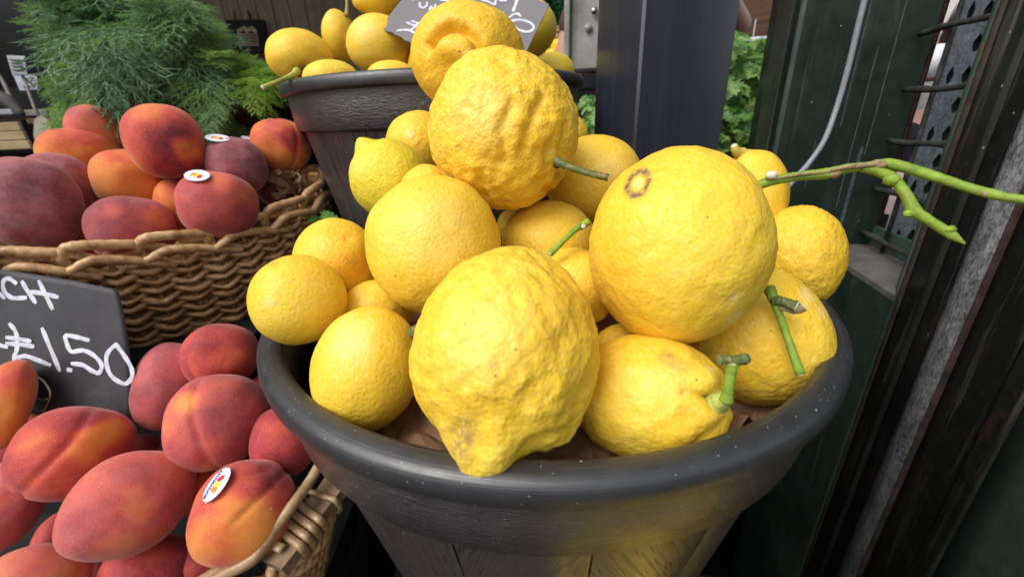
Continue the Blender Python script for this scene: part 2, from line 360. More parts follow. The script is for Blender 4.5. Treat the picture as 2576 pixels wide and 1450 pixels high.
# blue timber post
ca, sa = math.cos(math.radians(17.5)), math.sin(math.radians(17.5))
e = np.array([.297 * .55, .55]); w_, d_ = .138, .107
r1 = e + w_ * np.array([ca, sa]); b1 = e + d_ * np.array([-sa, ca])
mpost = Mat('navy_paint', rough=.33, spec=1.0, coat=.3); mpost.b.inputs['Coat IOR'].default_value = 1.7; mpost.b.inputs['Coat Roughness'].default_value = .2; co = mpost.coord('Object', (90, 90, 2.5)); n_ = mpost.noise(co, 1, 4, .6)
c_ = mpost.ramp(n_, [(.3, (.017, .019, .031)), (.7, (.030, .033, .047))]); c_ = specks(mpost, mpost.coord(), 55, .8, c_, (.2, .22, .25), .03, .07, .6)
mpost.set('base', c_); mpost.bump(n_, .0006, .5); mpost = mpost.m
def offs(p, q, b):   # bevel corner helper: points b away from p toward q
    return p + unit(q - p) * b
cor = [e, r1, r1 + (b1 - e), b1]; poly = []
for i in range(4): poly += [tuple(offs(cor[i], cor[i - 1], .003)), tuple(offs(cor[i], cor[(i + 1) % 4], .003))]
V, Fc = prism(poly, .0, 2.6); mk('timber_post', V, Fc, mpost, label='square navy blue painted timber post behind the lemons', cat='post', smooth=False)

# green steel column
GREEN = mat_metalpaint('dark_green_paint', (.014, .027, .020), .45, .40)
GREEN_LIGHT = mat_metalpaint('dusty_green_paint', (.045, .085, .068), .6, .5)
GREEN_DARK = mat_metalpaint('dark_dirty_green', (.014, .017, .014), .8, .36, rust=.3, dirt=(.24, .22, .20))
RUST = mat_plain('rusty_edge', (.085, .042, .030), .6, .3, .5, 60, .0008, 200)
colm = thing('steel_column', (.49, .68, 0), 'dark green painted steel column with a rounded corner and scratches', 'column')
c0 = np.array([.620 * .66, .66]); rt = np.array([.573, .620]); back = np.array([.237, .971])
pl = [c0 + back * .085, c0 + back * .02]
for t in np.linspace(0, 1, 7): a = (1 - t) ** 2 * (c0 + back * .02) + 2 * t * (1 - t) * c0 + t * t * (c0 + unit(rt - c0) * .02); pl.append(a)
pl += [rt - unit(rt - c0) * .001, rt, rt + back * .10, c0 + back * .12]
V, Fc = prism([tuple(p) for p in pl], .0, 2.7); mk('shaft', V, Fc, GREEN, colm)
V, Fc = prism([tuple(rt + np.array([.0005, -.002])), tuple(rt + np.array([.004, -.003])), tuple(rt + np.array([.004, 0]) + back * .02), tuple(rt + back * .02)], .86, 2.7); mk('rusty_edge', V, Fc, RUST, colm)

pl2 = [c0 + back * .084 - rt * 0, c0 + back * .021]; o2 = np.array([-back[1], back[0]]) * .0007
V, Fc = prism([tuple(pl2[0] + o2), tuple(pl2[1] + o2), tuple(pl2[1] - o2), tuple(pl2[0] - o2)], .002, 2.68); mk('side_face', V, Fc, mat_metalpaint('khaki_green_paint', (.055, .065, .040), .5, .45, dirt=(.22, .21, .16)), colm, smooth=False)
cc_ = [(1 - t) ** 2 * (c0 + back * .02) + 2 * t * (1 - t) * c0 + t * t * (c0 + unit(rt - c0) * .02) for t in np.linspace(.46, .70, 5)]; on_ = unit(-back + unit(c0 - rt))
V, Fc = prism([tuple(p + on_ * .0006) for p in cc_] + [tuple(p - on_ * .001) for p in cc_[::-1]], .002, 2.68); mk('corner_highlight', V, Fc, mat_metalpaint('highlight_pale_green', (.075, .10, .095), .8, .4, dirt=(.3, .32, .30)), colm)  # highlight along the rounded corner, painted as a pale strip
# scratches and a pale smear down the face of the column
SCR = mat_plain('pale_scratch', (.07, .11, .10), .6, .3, .4, 90); SMEAR = mat_plain('pale_smear', (.045, .065, .070), .6, .3, .5, 120)
fc_ = unit(rt - c0); fn_ = np.array([fc_[1], -fc_[0]])
for t, w__, z0, z1, m_ in ((.505, .0009, 1.02, 2.6, SCR), (.745, .0009, .98, 2.6, SCR), (.70, .0045, .84, .99, SMEAR), (.635, .0008, .90, 1.12, SCR), (.34, .001, .93, 1.0, SMEAR)):
    p = c0 + (rt - c0) * t; V, Fc = prism([tuple(p + fn_ * .0006), tuple(p + fc_ * w__ + fn_ * .0006), tuple(p + fc_ * w__ - fn_ * .002), tuple(p - fn_ * .002)], z0, z1); mk('scratch', V, Fc, m_, colm, smooth=False)

# grey cable hanging before the column
cp = [(2190, -60, .60), (2175, 0, .60), (2160, 60, .60), (2135, 165, .60), (2108, 260, .60), (2075, 350, .59), (2035, 410, .585), (1995, 455, .58), (1960, 510, .58), (1940, 620, .58)]
V, Fc = tube(smoothpath([PY(x, y, Y) for x, y, Y in cp], 6), .0035, 10)
mk('cable', V, Fc, mat_plain('grey_sheath', (.24, .26, .30), .45, .5, .12, 30), label='grey electric cable hanging in front of the green column', cat='cable')

# lower green panel, dusty sill and upright plate under the mesh
mp_ = thing('lower_panel', (.50, .50, 0), 'dark green sheet metal panel with a dusty sill below the wire mesh', 'panel')
A_ = np.array([.468, .524]); dr = np.array([.237, .971])
def plan(p, q, t): n = np.array([dr[1], -dr[0]]) * t; return [tuple(p), tuple(q), tuple(q + n), tuple(p + n)]
V, Fc = prism(plan(A_ - dr * .097, A_ + dr * .20, .003), 0, .835); mk('sheet', V, Fc, GREEN, mp_, smooth=False)
V, Fc = prism([tuple(A_ - dr * .098), (.4688, .456), (.545, .438), tuple(A_ + dr * .16 + np.array([dr[1], -dr[0]]) * .078), tuple(A_ + dr * .16)], .835, .842); mk('sill', V, Fc, mat_plain('dusty_sill', (.10, .094, .09), .9, .2, .35, 35, .001, 150), mp_, smooth=False)
nn = np.array([dr[1], -dr[0]])
V, Fc = prism(plan(A_ - dr * .10 + nn * .078, A_ + dr * .16 + nn * .078, .004), .80, .872); mk('upright_plate', V, Fc, GREEN_LIGHT, mp_, smooth=False)

# welded wire mesh: five rods and an upright
mesh = thing('wire_mesh', (.53, .55, .84), 'dark welded wire mesh with dusty rods between the column and the frame', 'mesh')
MW = mat_plain('dusty_dark_wire', (.035, .036, .034), .6, .3, .6, 90, .0006, 300)
ya, yb = .612, .47
for zr in (.1335, .0215, -.084, -.194, -.306):
    a = np.array([.893 * .620, .620]); b = a - dr * .175
    z = 1.05 + zr * .612; pts = [np.array([*(a + (b - a) * t), z + .0012 * math.sin(9 * t + zr * 40)]) for t in np.linspace(0, 1, 14)]
    V, Fc = tube(pts, np.array([.0036, .0046, .0033, .0035, .0032, .0032]), 8); mk('rod', V, Fc, MW, mesh)
wy = .575; wx = .9605 * wy
V, Fc = tube([np.array([wx, wy, z]) for z in np.linspace(.845, 2.5, 12)], .0028, 8); mk('upright_rod', V, Fc, MW, mesh)

# perforated galvanised strip behind the mesh
strip = thing('slotted_strip', (.60, .60, .845), 'galvanised slotted steel strip behind the wire mesh', 'strip')
GALV = mat_galv('blue_grey_galvanised', (.075, .09, .10), (.21, .25, .28))
s0 = np.array([.967 * .60, .60]); sd_ = unit(np.array([.97, -.26]))
def slot_strip():
    V, Fc = [], []
    cw, ch = .0178, .036
    for j in range(44):
        for i in range(4):
            ox, oz = i * cw, .845 + j * ch; hole = (i == 1 or (i == 0 and j % 2 == 0))
            dz = .25 * ch if i == 1 else 0
            outer = [(0, 0), (cw / 2, 0), (cw, 0), (cw, ch / 2), (cw, ch), (cw / 2, ch), (0, ch), (0, ch / 2)]
            base = len(V)
            for u, v in outer: V.append((*(s0 + sd_ * (ox + u)), oz + v))
            if hole:
                for k in range(8):
                    t = math.radians(-135 + 45 * k); r = .22 if 0 < k < 4 else .16
                    u = cw / 2 + cw * (.30 if math.sin(t) < 0.3 else .16) * (1 if i else .7) * math.cos(t); v = ch / 2 + ch * .30 * math.sin(t); V.append((*(s0 + sd_ * (ox + u)), oz + v))
                for k in range(8): Fc.append((base + k, base + (k + 1) % 8, base + 8 + (k + 1) % 8, base + 8 + k))
            else: Fc.append(tuple(base + k for k in range(8)))
    return np.array(V), Fc
V, Fc = slot_strip(); o = mk('strip_face', V, Fc, GALV, strip, smooth=False); md = o.modifiers.new('thick', 'SOLIDIFY'); md.thickness = .002; md.offset = 1
V, Fc = prism([tuple(s0 + sd_ * .002 + dr * .006), tuple(s0 + sd_ * .07 + dr * .006), tuple(s0 + sd_ * .07 + dr * .009), tuple(s0 + sd_ * .002 + dr * .009)], .845, 2.4); mk('dark_backing', V, Fc, mat_plain('grimy_backing', (.035, .032, .03), .9, .2, .5, 60), strip, smooth=False)

# near door frame: a stack of vertical members
fr = thing('metal_frame', (.45, .36, 0), 'old dark green metal door frame with a bare galvanised channel along it', 'frame')
def strip_az(a0, a1, proud, z0, z1, name, mat, back=.03, n=6, bulge=0.0, x0=.36):
    p0, p1 = np.array(line_az(a0, x0)), np.array(line_az(a1, x0)); nrm = np.array([-dr[1], dr[0]])
    pts = []
    for t in np.linspace(0, 1, n + 1): pts.append(p0 + (p1 - p0) * t + nrm * (proud + bulge * math.sin(math.pi * t)))
    pts += [p1 - nrm * back, p0 - nrm * back]
    V, Fc = prism([tuple(p) for p in pts], z0, z1); return mk(name, V, Fc, mat, fr)
strip_az(1.040, 1.050, .004, -.0 + .001, 2.4, 'corner_edge', mat_metalpaint('chipped_green_edge', (.035, .07, .045), .4, .4, rust=.8), .02, 4, .001)
strip_az(1.0505, 1.0605, .0030, .001, 2.4, 'rounded_nosing', mat_plain('bronze_edge', (.045, .032, .026), .4, .5, .4, 60), .02, 6, .0016)
strip_az(1.061, 1.120, .001, .001, 2.4, 'front_plate', GREEN_DARK, .02)
strip_az(1.1205, 1.180, -.004, .001, 2.4, 'rebate', mat_metalpaint('black_dirty_paint', (.012, .012, .012), .8, .45, rust=.3, dirt=(.22, .21, .21)), .02)
strip_az(1.1805, 1.272, -.001, .001, 2.4, 'galvanised_channel', mat_galv('worn_galvanised', (.10, .10, .11), (.85, .86, .90)), .02, 6, .003)
strip_az(1.2725, 1.284, .003, .001, 2.4, 'rusty_nosing', mat_plain('dark_rust', (.05, .03, .024), .6, .3, .5, 60, .0008, 200), .02, 4, .002)
strip_az(1.2845, 1.47, .0, .001, 2.4, 'side_plate', GREEN_DARK, .02)
strip_az(1.4705, 1.562, .0035, .001, 2.4, 'flange', mat_metalpaint('flaking_green_paint', (.016, .018, .015), .9, .45, rust=.45, dirt=(.28, .24, .19)), .02)
strip_az(1.5625, 3.2, .001, .001, 2.4, 'door_leaf', GREEN_LIGHT, .02)

# ================================================================ pots
def make_pot(cx, cy, zrim, label, cat='planter pot', group='black barrel planter pots', proto=None):
    t = thing('planter_pot', (cx, cy, zrim - .34), label, cat, group)
    prof = [(.2035, -.30)] + [(.2035, -.012), (.2040, .0015), (.2058, .0040), (.2085, .0048), (.2140, .0046), (.2176, .0034), (.2194, .0008), (.2200, -.0030), (.2196, -.0085), (.2178, -.0110), (.2125, -.0116)]
    prof[0] = (.150, -.31)
    V, Fc, uv = lathe(prof, 128, (cx, cy, zrim)); mk('rim', V, Fc, PLIP, t, uv=uv)
    prof = [(.2123, -.0114), (.2110, -.030), (.2085, -.0525), (.2065, -.0545), (.2010, -.0550), (.1995, -.0565)]
    V, Fc, uv = lathe(prof, 128, (cx, cy, zrim)); mk('band', V, Fc, PBAND, t, uv=uv)
    N = 16
    for k in range(N):
        a0, a1 = 2 * math.pi * k / N + .0035 + .06, 2 * math.pi * (k + 1) / N - .0035 + .06; V, Fc, uv = [], [], []
        nz, na = 8, 8
        for i in range(na + 1):
            s = i / na; a = a0 + (a1 - a0) * s
            for j in range(nz + 1):
                z = -.0555 - (.285) * j / nz; r = .2000 - .058 * j / nz
                r = r * (1 - .35 * (1 - math.cos((s - .5) * (a1 - a0)))) * (1 if 0 < i < na else .993) * math.cos(0)
                V.append((cx + r * math.cos(a), cy + r * math.sin(a), zrim + z)); uv.append(((s - .5) * (a1 - a0) * .2, z))
        for i in range(na):
            for j in range(nz): q = i * (nz + 1) + j; Fc.append((q, q + nz + 1, q + nz + 2, q + 1))
        o = mk('stave', V, Fc, PSTAVE, t, uv=uv); o['grain'] = float([-.42, -.12, .05, .35, -.5, .1, -.25, .45][k % 8])
    prof = [(.2005, -.05), (.196, -.06), (.1395, -.338), (.12, -.34), (0, -.34)]
    V, Fc, uv = lathe(prof, 64, (cx, cy, zrim)); mk('inner_wall', V, Fc, BLACKPLASTIC, t)
    return t
PX, PYY, PZ = .0245, .337, 1.05 - .1375
make_pot(PX, PYY, PZ, 'large black plastic barrel pot in front holding the big yellow lemons')
make_pot(-.0997, .703, 1.05 + .0485, 'black plastic barrel pot standing higher behind, half hidden by lemons')
# dill tub
td = thing('round_tub', (-.57, .97, .76), 'black round tub behind the peaches under the dill', 'tub')
V, Fc, uv = lathe([(0, -.345), (.20, -.345), (.238, -.05), (.254, -.048), (.260, 0), (.255, .004), (.249, 0), (.23, -.2), (0, -.2)], 64, (-.57, .97, 1.05 + .056)); mk('tub_wall', V, Fc, BLACKPLASTIC, td, uv=uv)
# dark stands under everything
STAND = mat_plain('black_cloth', (.010, .010, .011), .8, .2, .3, 40)
V, Fc = box((.0, .365, .285), (.30, .35, .57)); mk('display_stand', V, Fc, STAND, label='black clothed stand under the front lemon pot', cat='stand', smooth=False)
V, Fc = box((-.36, .93, .378), (.96, .62, .757)); mk('display_shelf', V, Fc, STAND, label='black clothed shelf under the rear pot and the dill tub', cat='shelf', smooth=False)
V, Fc = box((-.62, .36, .30), (.86, .50, .60)); mk('basket_stand', V, Fc, STAND, label='black clothed stand under the peach baskets', cat='stand', smooth=False)
# crumpled paper in the front pot
def paper_disc(cx, cy, z, R, name, label, dome=.06, seed=3):
    V, Fc = [(cx, cy, z + dome)], []; nr, na = 34, 110
    for i in range(1, nr + 1):
        for k in range(na): a = 2 * math.pi * k / na; r = R * i / nr; V.append((cx + r * math.cos(a), cy + r * math.sin(a), z + dome * (1 - (i / nr) ** 2)))
    V = np.array(V); n = fbm(V * 22, seed, 3); c = np.abs(fbm(V * 45, seed + 5, 2)); V[:, 2] += n * .008 - c * .012
    rr = np.hypot(V[:, 0] - cx, V[:, 1] - cy) / R; V[:, 2] += np.clip(rr - .88, 0, 1) * .12 * (1 + n)
    Fc = [(0, 1 + k, 1 + (k + 1) % na) for k in range(na)]
    for i in range(nr - 1):
        for k in range(na): a = 1 + i * na + k; b = 1 + i * na + (k + 1) % na; Fc.append((a, a + na, b + na, b))
    return mk(name, V, Fc, PAPER, label=label, cat='paper', smooth=False)
paper_disc(PX, PYY, PZ - .045, .191, 'wrapping_paper', 'crumpled brown paper lining the front lemon pot')
paper_disc(-.0997, .703, 1.05 + .0, .190, 'wrapping_paper', 'crumpled brown paper lining the rear lemon pot', .02, 9)
# ================================================================ fruit
_ICO = {}
def ico(level):
    if level not in _ICO:
        import bmesh
        bm = bmesh.new(); bmesh.ops.create_icosphere(bm, subdivisions=level, radius=1)
        V = np.array([v.co for v in bm.verts]); Fc = np.array([[v.index for v in f.verts] for f in bm.faces]); bm.free()
        _ICO[level] = (V / np.linalg.norm(V, axis=1)[:, None], Fc)
    return _ICO[level]
def sm(x): x = np.clip(x, 0, 1); return x * x * (3 - 2 * x)
def polydist(uv, pl):
    d = np.full(len(uv), 9.); pl = np.asarray(pl, float)
    if len(pl) == 1: return np.linalg.norm(uv - pl[0], axis=1)
    for a, b in zip(pl[:-1], pl[1:]):
        ab = b - a; t = np.clip(((uv - a) @ ab) / (ab @ ab + 1e-9), 0, 1); d = np.minimum(d, np.linalg.norm(uv - a - t[:, None] * ab, axis=1))
    return d
def view_frame(c):
    r = unit(c - C); t1 = unit(cam_dir([1, 0, 0]) - cam_dir([1, 0, 0]) @ r * r); t2 = unit(np.cross(t1, r))
    if t2 @ cam_dir([0, 1, 0]) < 0: t2 = -t2
    return t1, t2, -r                      # right, up, towards the camera
def fruit(kind, label, bb, Z, axis=(0, 1, .2), elong=1.12, nip=0, nw=.3, gro=0, dent=0, dw=.25, lump=.03, lfreq=1.3, wr=0, wfreq=5, peb=0, pfreq=14,
          grooves=(), bumps=(), marks=(), blush=.5, bloom=0, suture=None, level=5, seed=0, bumpy=.3, warm=0.0, group=None, cat=None):
    x0, x1, y0, y1 = bb; D, Fc = ico(level)
    c = P((x0 + x1) / 2, (y0 + y1) / 2, Z); t1, t2, t3 = view_frame(c); B = np.stack([t1, t2, t3])  # rows
    ax = unit(unit(axis) @ B); ca = D @ ax; th = np.arccos(np.clip(ca, -1, 1)); off = seed * 7.3
    r = 1 + lump * fbm(D * lfreq + off, seed, 2)
    if kind == 'peach': q_ = np.abs(D @ B.T); r = r / (q_ ** 2.3).sum(1) ** (1 / 2.3)
    if wr: r = r + wr * (np.abs(fbm(D * wfreq + off, seed + 3, 3)) * -1.6 + .3)
    if peb: r = r + peb * fbm(D * pfreq + off, seed + 6, 2)
    uv = np.stack([D @ t1, D @ t2], 1); front = D @ t3 > -.15
    for pl, w, dep in grooves: r = r - np.where(front, dep * np.exp(-(polydist(uv, pl) / w) ** 2), 0)
    for pl, w, hgt in bumps: r = r + np.where(front, hgt * np.exp(-(polydist(uv, pl) / w) ** 2), 0)
    V = D * r[:, None]; V = V + ax * (ca * (elong - 1) * r)[:, None]
    if nip: V = V + ax * (nip * np.exp(-(th / nw) ** 2))[:, None]
    if gro: V = V - D * (gro * np.exp(-((th - 1.55 * nw) / (.55 * nw)) ** 2))[:, None]
    if dent: V = V + ax * (dent * np.exp(-((math.pi - th) / dw) ** 2))[:, None]
    if suture is not None:
        s = unit(unit(suture) @ B); s = unit(s - s @ ax * ax); q = np.cross(ax, s)
        side = np.exp(-(((D @ q) / .06) ** 2)) * sm((D @ s + .15) / .5) * sm((math.pi - th) / .35 * 1.0)
        lobes = np.exp(-(((np.abs(D @ q) - .33) / .26) ** 2)) * sm((D @ s) / .6)
        V = V - D * (.05 * side)[:, None] + D * (.016 * lobes)[:, None]
    k = np.array([1., 1., 1.]); size = (x1 - x0) / 2 / F * Z; L = V @ B.T
    sc = np.array([size, size, size])
    for it in range(8):
        W = c + (L * sc) @ B; q = proj(W); a0, b0 = q.min(0); a1, b1 = q.max(0)
        sc[0] *= (x1 - x0) / (a1 - a0); sc[1] *= (y1 - y0) / (b1 - b0); sc[2] = math.sqrt(sc[0] * sc[1])
        dx, dy = ((x0 + x1) - (a0 + a1)) / 2, ((y0 + y1) - (b0 + b1)) / 2; c = c + (cam_dir([dx / F, -dy / F, 0])) * Z
    W = c + (L * sc) @ B
    at = {}
    if kind == 'lemon':
        m = np.zeros((len(D), 4)); wob0 = fbm(D * 6 + off, seed + 9, 3); wob = wob0 * .35 + 1
        for u, v, rr, ch, amt, *ring in marks:
            d = np.linalg.norm(uv - [u, v], axis=1) * (wob if not ring else 1 + .12 * wob0)
            a = (np.exp(-((d - rr) / (ring[0])) ** 2) if ring else sm(1.3 - d / max(rr, 1e-3))) * amt
            m[:, ch] = np.maximum(m[:, ch], np.where(front, a, 0))
        at['marks'] = m
    else:
        b = np.full(len(D), blush, float); bl = np.full(len(D), bloom, float)
        for u, v, rr, val, *w in marks:
            d = np.linalg.norm(uv - [u, v], axis=1) * (1 + .3 * fbm(D * 3 + off, seed + 9, 2)); a = np.where(front, sm(1.4 - d / rr), 0); b = b * (1 - a) + val * a
        at['blush'] = b; at['bloom'] = bl
    o = mk(kind, W, Fc, LEMON if kind == 'lemon' else PEACH, label=label, cat=cat or kind, group=group, attrs=at)
    o['bumpy'] = float(bumpy); o['warm'] = float(warm)
    o_info[o.name] = (c, B, sc, L)
    return o
o_info = {}
def on_fruit(o, u, v):
    """surface point and normal of a fruit at view-disc position u, v"""
    c, B, sc, L = o_info[o.name]; Ln = L / np.abs(L).max(0); s = (Ln[:, 0] - u) ** 2 + (Ln[:, 1] - v) ** 2 + np.where(L[:, 2] < 0, 9, 0); i = int(np.argmin(s))
    p = c + (L[i] * sc) @ B; n = unit((L[i] / sc) @ B); return p, n
def stem(o, pts, r, mat=None, name='stem', n=7, label=None, parent=None, rough=.12, cut=True):
    q = smoothpath([P(*p) for p in pts], n); rr = np.interp(np.linspace(0, 1, len(q)), np.linspace(0, 1, len(r)), r); rr = rr * (1 + rough * RNG.normal(size=len(q)) * .6)
    V, Fc = tube(q, rr, 10); s = mk(name, V, Fc, mat or STEM, parent or o, label=label)
    if cut:
        T = unit(q[-1] - q[-2]); V, Fc = tube([q[-1] - T * .0003, q[-1] + T * .0006], [rr[-1] * .93, rr[-1] * .8], 10); mk('cut_end', V, Fc, CUT, s if parent is None else parent)
    return s
GL = 'big yellow lemons heaped in the front pot'
def lem(*a, **k): k.setdefault('group', GL); return fruit('lemon', *a, **k)
# ---- front pot ------------------------------------------------------------
lm1 = lem('largest knobbly lemon at the front with a blunt nipple lying over the pot rim', (1028, 1510, 618, 1212), .203, (-.22, -.84, .42), 1.10, dent=-.13, dw=.62, nip=.19, nw=.34, gro=.05, lump=.03, wr=.028, wfreq=2.2, peb=.012, pfreq=9, level=6, seed=1, bumpy=.60, warm=.15,
    grooves=[([(.30, -.80), (.62, -.60), (.80, -.25)], .07, .05), ([(.18, -.86), (.30, -.78)], .08, .05), ([(-.42, -.62), (-.2, -.74)], .10, .05), ([(.52, -.52), (.60, -.38)], .05, .03)], bumps=[([(.55, -.68)], .22, .05), ([(-.2, .5), (.1, .1)], .35, .03), ([(.42, -.2), (.5, -.45)], .12, .025)],
    marks=[(-.36, -.64, .15, 0, .75), (.62, .35, .45, 2, .5), (-.34, .02, .0, 0, 0), (-.10, -.08, .05, 0, .6), (-.2, .1, .4, 3, .22), (.78, .1, .25, 2, .4)])
lm2 = lem('very large round smooth lemon on the right with a dark ringed scar', (1480, 1958, 366, 866), .232, (-.39, .62, .68), .96, lump=.022, wr=.012, wfreq=3, peb=.004, pfreq=10, level=6, seed=2, bumpy=.07, warm=.10,
    grooves=[([(-.40, .62)], .085, .03)], bumps=[([(-.40, .62)], .045, .022), ([(-.05, .86), (.15, .92)], .12, .02)],
    marks=[(-.40, .615, .118, 0, 1.5, .030), (-.40, .615, .06, 3, .7), (-.30, .36, .06, 3, .4), (-.6, -.05, .35, 2, .25), (.62, -.66, .12, 3, .5), (.55, -.42, .08, 3, .35)])
lm3 = lem('deeply wrinkled bumpy lemon at the top of the heap with a short stalk', (1075, 1457, 113, 528), .30, (-.72, .45, -.4), 1.04, dent=.06, dw=.3, lump=.03, wr=.030, wfreq=2.4, peb=.016, pfreq=8, level=6, seed=3, bumpy=.85, warm=.25,
    grooves=[([(.1, .35), (-.05, .05), (.0, -.3)], .06, .05), ([(.45, .4), (.28, .1), (.2, -.15)], .06, .055), ([(.75, .1), (.72, -.2)], .07, .06), ([(.45, -.55), (.62, -.72)], .06, .055), ([(-.3, -.45), (-.25, -.75)], .06, .04), ([(-.05, .78), (.2, .6)], .06, .03), ([(.55, -.1), (.5, -.4)], .06, .05), ([(-.45, .3), (-.3, .5)], .05, .025)],
    bumps=[([(.3, .3), (.12, -.05)], .1, .02), ([(.58, .1)], .14, .02), ([(.6, -.58)], .12, .03)],
    marks=[(-.68, -.58, .12, 0, .8), (-.52, -.78, .10, 0, .5), (.72, -.50, .10, 0, .7), (.62, -.78, .2, 2, .6), (-.3, .2, .4, 3, .25), (-.55, -.15, .06, 0, .35)])
stem(lm3, [(1398, 404, .262), (1425, 417, .258), (1470, 432, .256), (1530, 447, .254)], [.0030, .0022, .0021, .0025], STEM_DARK)
V, Fc = ico(2); mk('calyx', V * np.array([.0028, .0040, .0034]) + P(1401, 411, .2635), Fc, mat_plain('dry_calyx', (.07, .05, .03), .8, .2, .5, 300), lm3)
lm4 = lem('orange tinged lemon with a curled nose at the top behind the wrinkled one', (1032, 1322, -4, 285), .372, (-.2, .3, .9), 1.0, lump=.03, wr=.010, wfreq=3, peb=.004, pfreq=12, level=6, seed=4, bumpy=.45, warm=.75,
    grooves=[([(-.60, .26), (-.44, .44), (-.24, .53), (-.03, .48), (.11, .34), (.2, .12), (.22, -.05)], .08, .21), ([(-.66, .12), (-.6, .26)], .05, .05)], bumps=[([(-.28, .20), (-.05, .12)], .2, .13), ([(-.1, .85), (.3, .75)], .3, .03), ([(.0, .3)], .1, .04)],
    marks=[(-.12, .12, .035, 0, 1.0), (.0, .05, .1, 3, .4), (-.35, .5, .2, 2, .5)])
lem('pale yellow lemon left of the wrinkled one, in the middle of the heap', (917, 1260, 438, 792), .275, (-.92, .38, .25), 1.0, nip=.05, nw=.3, lump=.025, wr=.012, wfreq=3, peb=.004, level=5, seed=5, bumpy=.13, warm=.15, marks=[(-.1, -.75, .05, 0, .4), (.1, .2, .5, 3, .25)])
lem('lemon tucked behind the middle lemon so only its top shows', (1003, 1150, 412, 580), .335, lump=.03, seed=6, bumpy=.4, warm=.4)
lem('greenish yellow lemon with a pointed tip at the left of the heap', (877, 1085, 345, 556), .371, (-.55, .82, .12), 1.06, nip=.20, nw=.24, gro=.03, lump=.03, wr=.012, seed=7, bumpy=.45, marks=[(0, 0, 3, 1, .62), (-.8, .3, .3, 3, .2)])
lem('pale lemon with faint scars directly behind the wrinkled lemon on the left', (970, 1150, 277, 450), .42, lump=.03, wr=.01, seed=8, bumpy=.5, warm=.4, marks=[(-.3, .3, .12, 3, .7)])
lem('lemon with an orange blotch and small button scar at the left', (733, 955, 547, 775), .321, (.2, .6, .75), 1.05, lump=.03, seed=9, bumpy=.12, warm=.3, marks=[(.25, .50, .035, 3, 1.), (.20, .52, .10, 2, .8), (.35, -.05, .4, 2, .9), (.45, -.2, .2, 2, 1), (.3, .0, .14, 0, .3)], grooves=[([(.25, .5)], .08, .03)])
lm9 = lem('small round lemon at the far left edge with a pale ringed tip', (620, 875, 640, 867), .268, (-.38, -.05, .92), 1.05, lump=.02, seed=10, bumpy=.10, warm=.12, grooves=[([(-.37, -.06)], .13, .02)], bumps=[([(-.37, -.06)], .05, .012)],
    marks=[(-.37, -.06, .11, 1, .5, .03), (-.37, -.06, .06, 0, .4), (-.5, .75, .12, 0, .3), (.2, .5, .2, 2, .35), (-.5, -.05, .12, 3, .5)])
lm10 = lem('smooth pale yellow lemon at the lower left beside the largest one', (778, 1062, 769, 1090), .24, (-.8, -.6, .05), 1.05, dent=.04, lump=.022, seed=11, bumpy=.05, warm=.05, marks=[(-.3, .4, .4, 3, .45), (.93, .55, .12, 0, .8)])
stem(lm10, [(1040, 838, .222), (1052, 828, .218), (1062, 815, .214)], [.0035, .003, .0022], STEM_DARK)
stem(lm10, [(1062, 812, .216), (1070, 795, .214), (1076, 781, .213), (1067, 776, .212)], [.0014, .001, .0008, .0006], BARK, 'stem_sliver', cut=False)
lem('lemon filling the gap below the blotched lemon, mostly covered', (848, 1040, 703, 860), .30, (-1, -.1, .2), 1.1, nip=.08, lump=.025, seed=12, bumpy=.3)
lm12 = lem('lemon at the front right with lobed stalk end turned towards the right', (1433, 1845, 838, 1173), .221, (-.90, .30, -.15), 1.05, nip=0, lump=.035, wr=.02, wfreq=2, peb=.004, level=6, seed=13, bumpy=.10, warm=.18,
    grooves=[([(.42, .06), (.60, .03), (.80, .02)], .035, .07), ([(.76, -.03)], .15, .10), ([(.85, .25), (.66, .55)], .08, .02), ([(.95, -.15), (.75, -.38), (.55, -.55)], .07, .05), ([(.2, -.8), (.5, -.62)], .07, .03)],
    bumps=[([(.70, .28)], .16, .055), ([(.66, -.24)], .14, .05), ([(.92, -.2)], .12, .06), ([(.8, -.55)], .2, .03)],
    marks=[(.28, .55, .14, 0, .55), (.42, .42, .12, 0, .4), (.78, -.03, .12, 0, .5), (-.55, .35, .25, 2, .45), (.5, -.75, .2, 2, .25), (.2, .15, .3, 3, .25), (.74, .38, .05, 3, .8)])
V, Fc = ico(3); cc = P(1800, 1012, .1955); V = V * np.array([.0063, .0058, .0063]) * (1 + .12 * fbm(V * 2, 3, 2))[:, None] + cc
mk('calyx', V, Fc, mat_plain('calyx_green', (.42, .50, .07), .45, .4, .25, 200), lm12)
stem(lm12, [(1800, 1012, .192), (1818, 1004, .186), (1832, 1003, .184)], [.0046, .0032, .0027], mat_plain('pale_green_stem', (.48, .56, .14), .5, .4, .25, 200), 'stem_base')
s12 = stem(lm12, [(1826, 1006, .184), (1832, 985, .182), (1836, 950, .181), (1842, 912, .180)], [.0032, .0024, .0022, .0026], STEM)
stem(lm12, [(1806, 905, .180), (1828, 903, .180), (1848, 907, .180), (1880, 900, .181)], [.0026, .0019, .0026, .0024], STEM_DARK, 'stem_fork', parent=None)
lem('big dull yellow lemon lying on its side at the right rim under the round one', (1700, 2107, 662, 1020), .272, (.45, -.75, .2), 1.12, lump=.02, wr=.012, peb=.004, level=6, seed=14, bumpy=.2, warm=.25, marks=[(.75, -.6, .15, 0, .35), (.7, .5, .12, 3, .5), (.85, .3, .1, 3, .4), (.2, -.1, .4, 2, .15)])
lm13 = bpy.data.objects[[k for k in o_info][-1]]
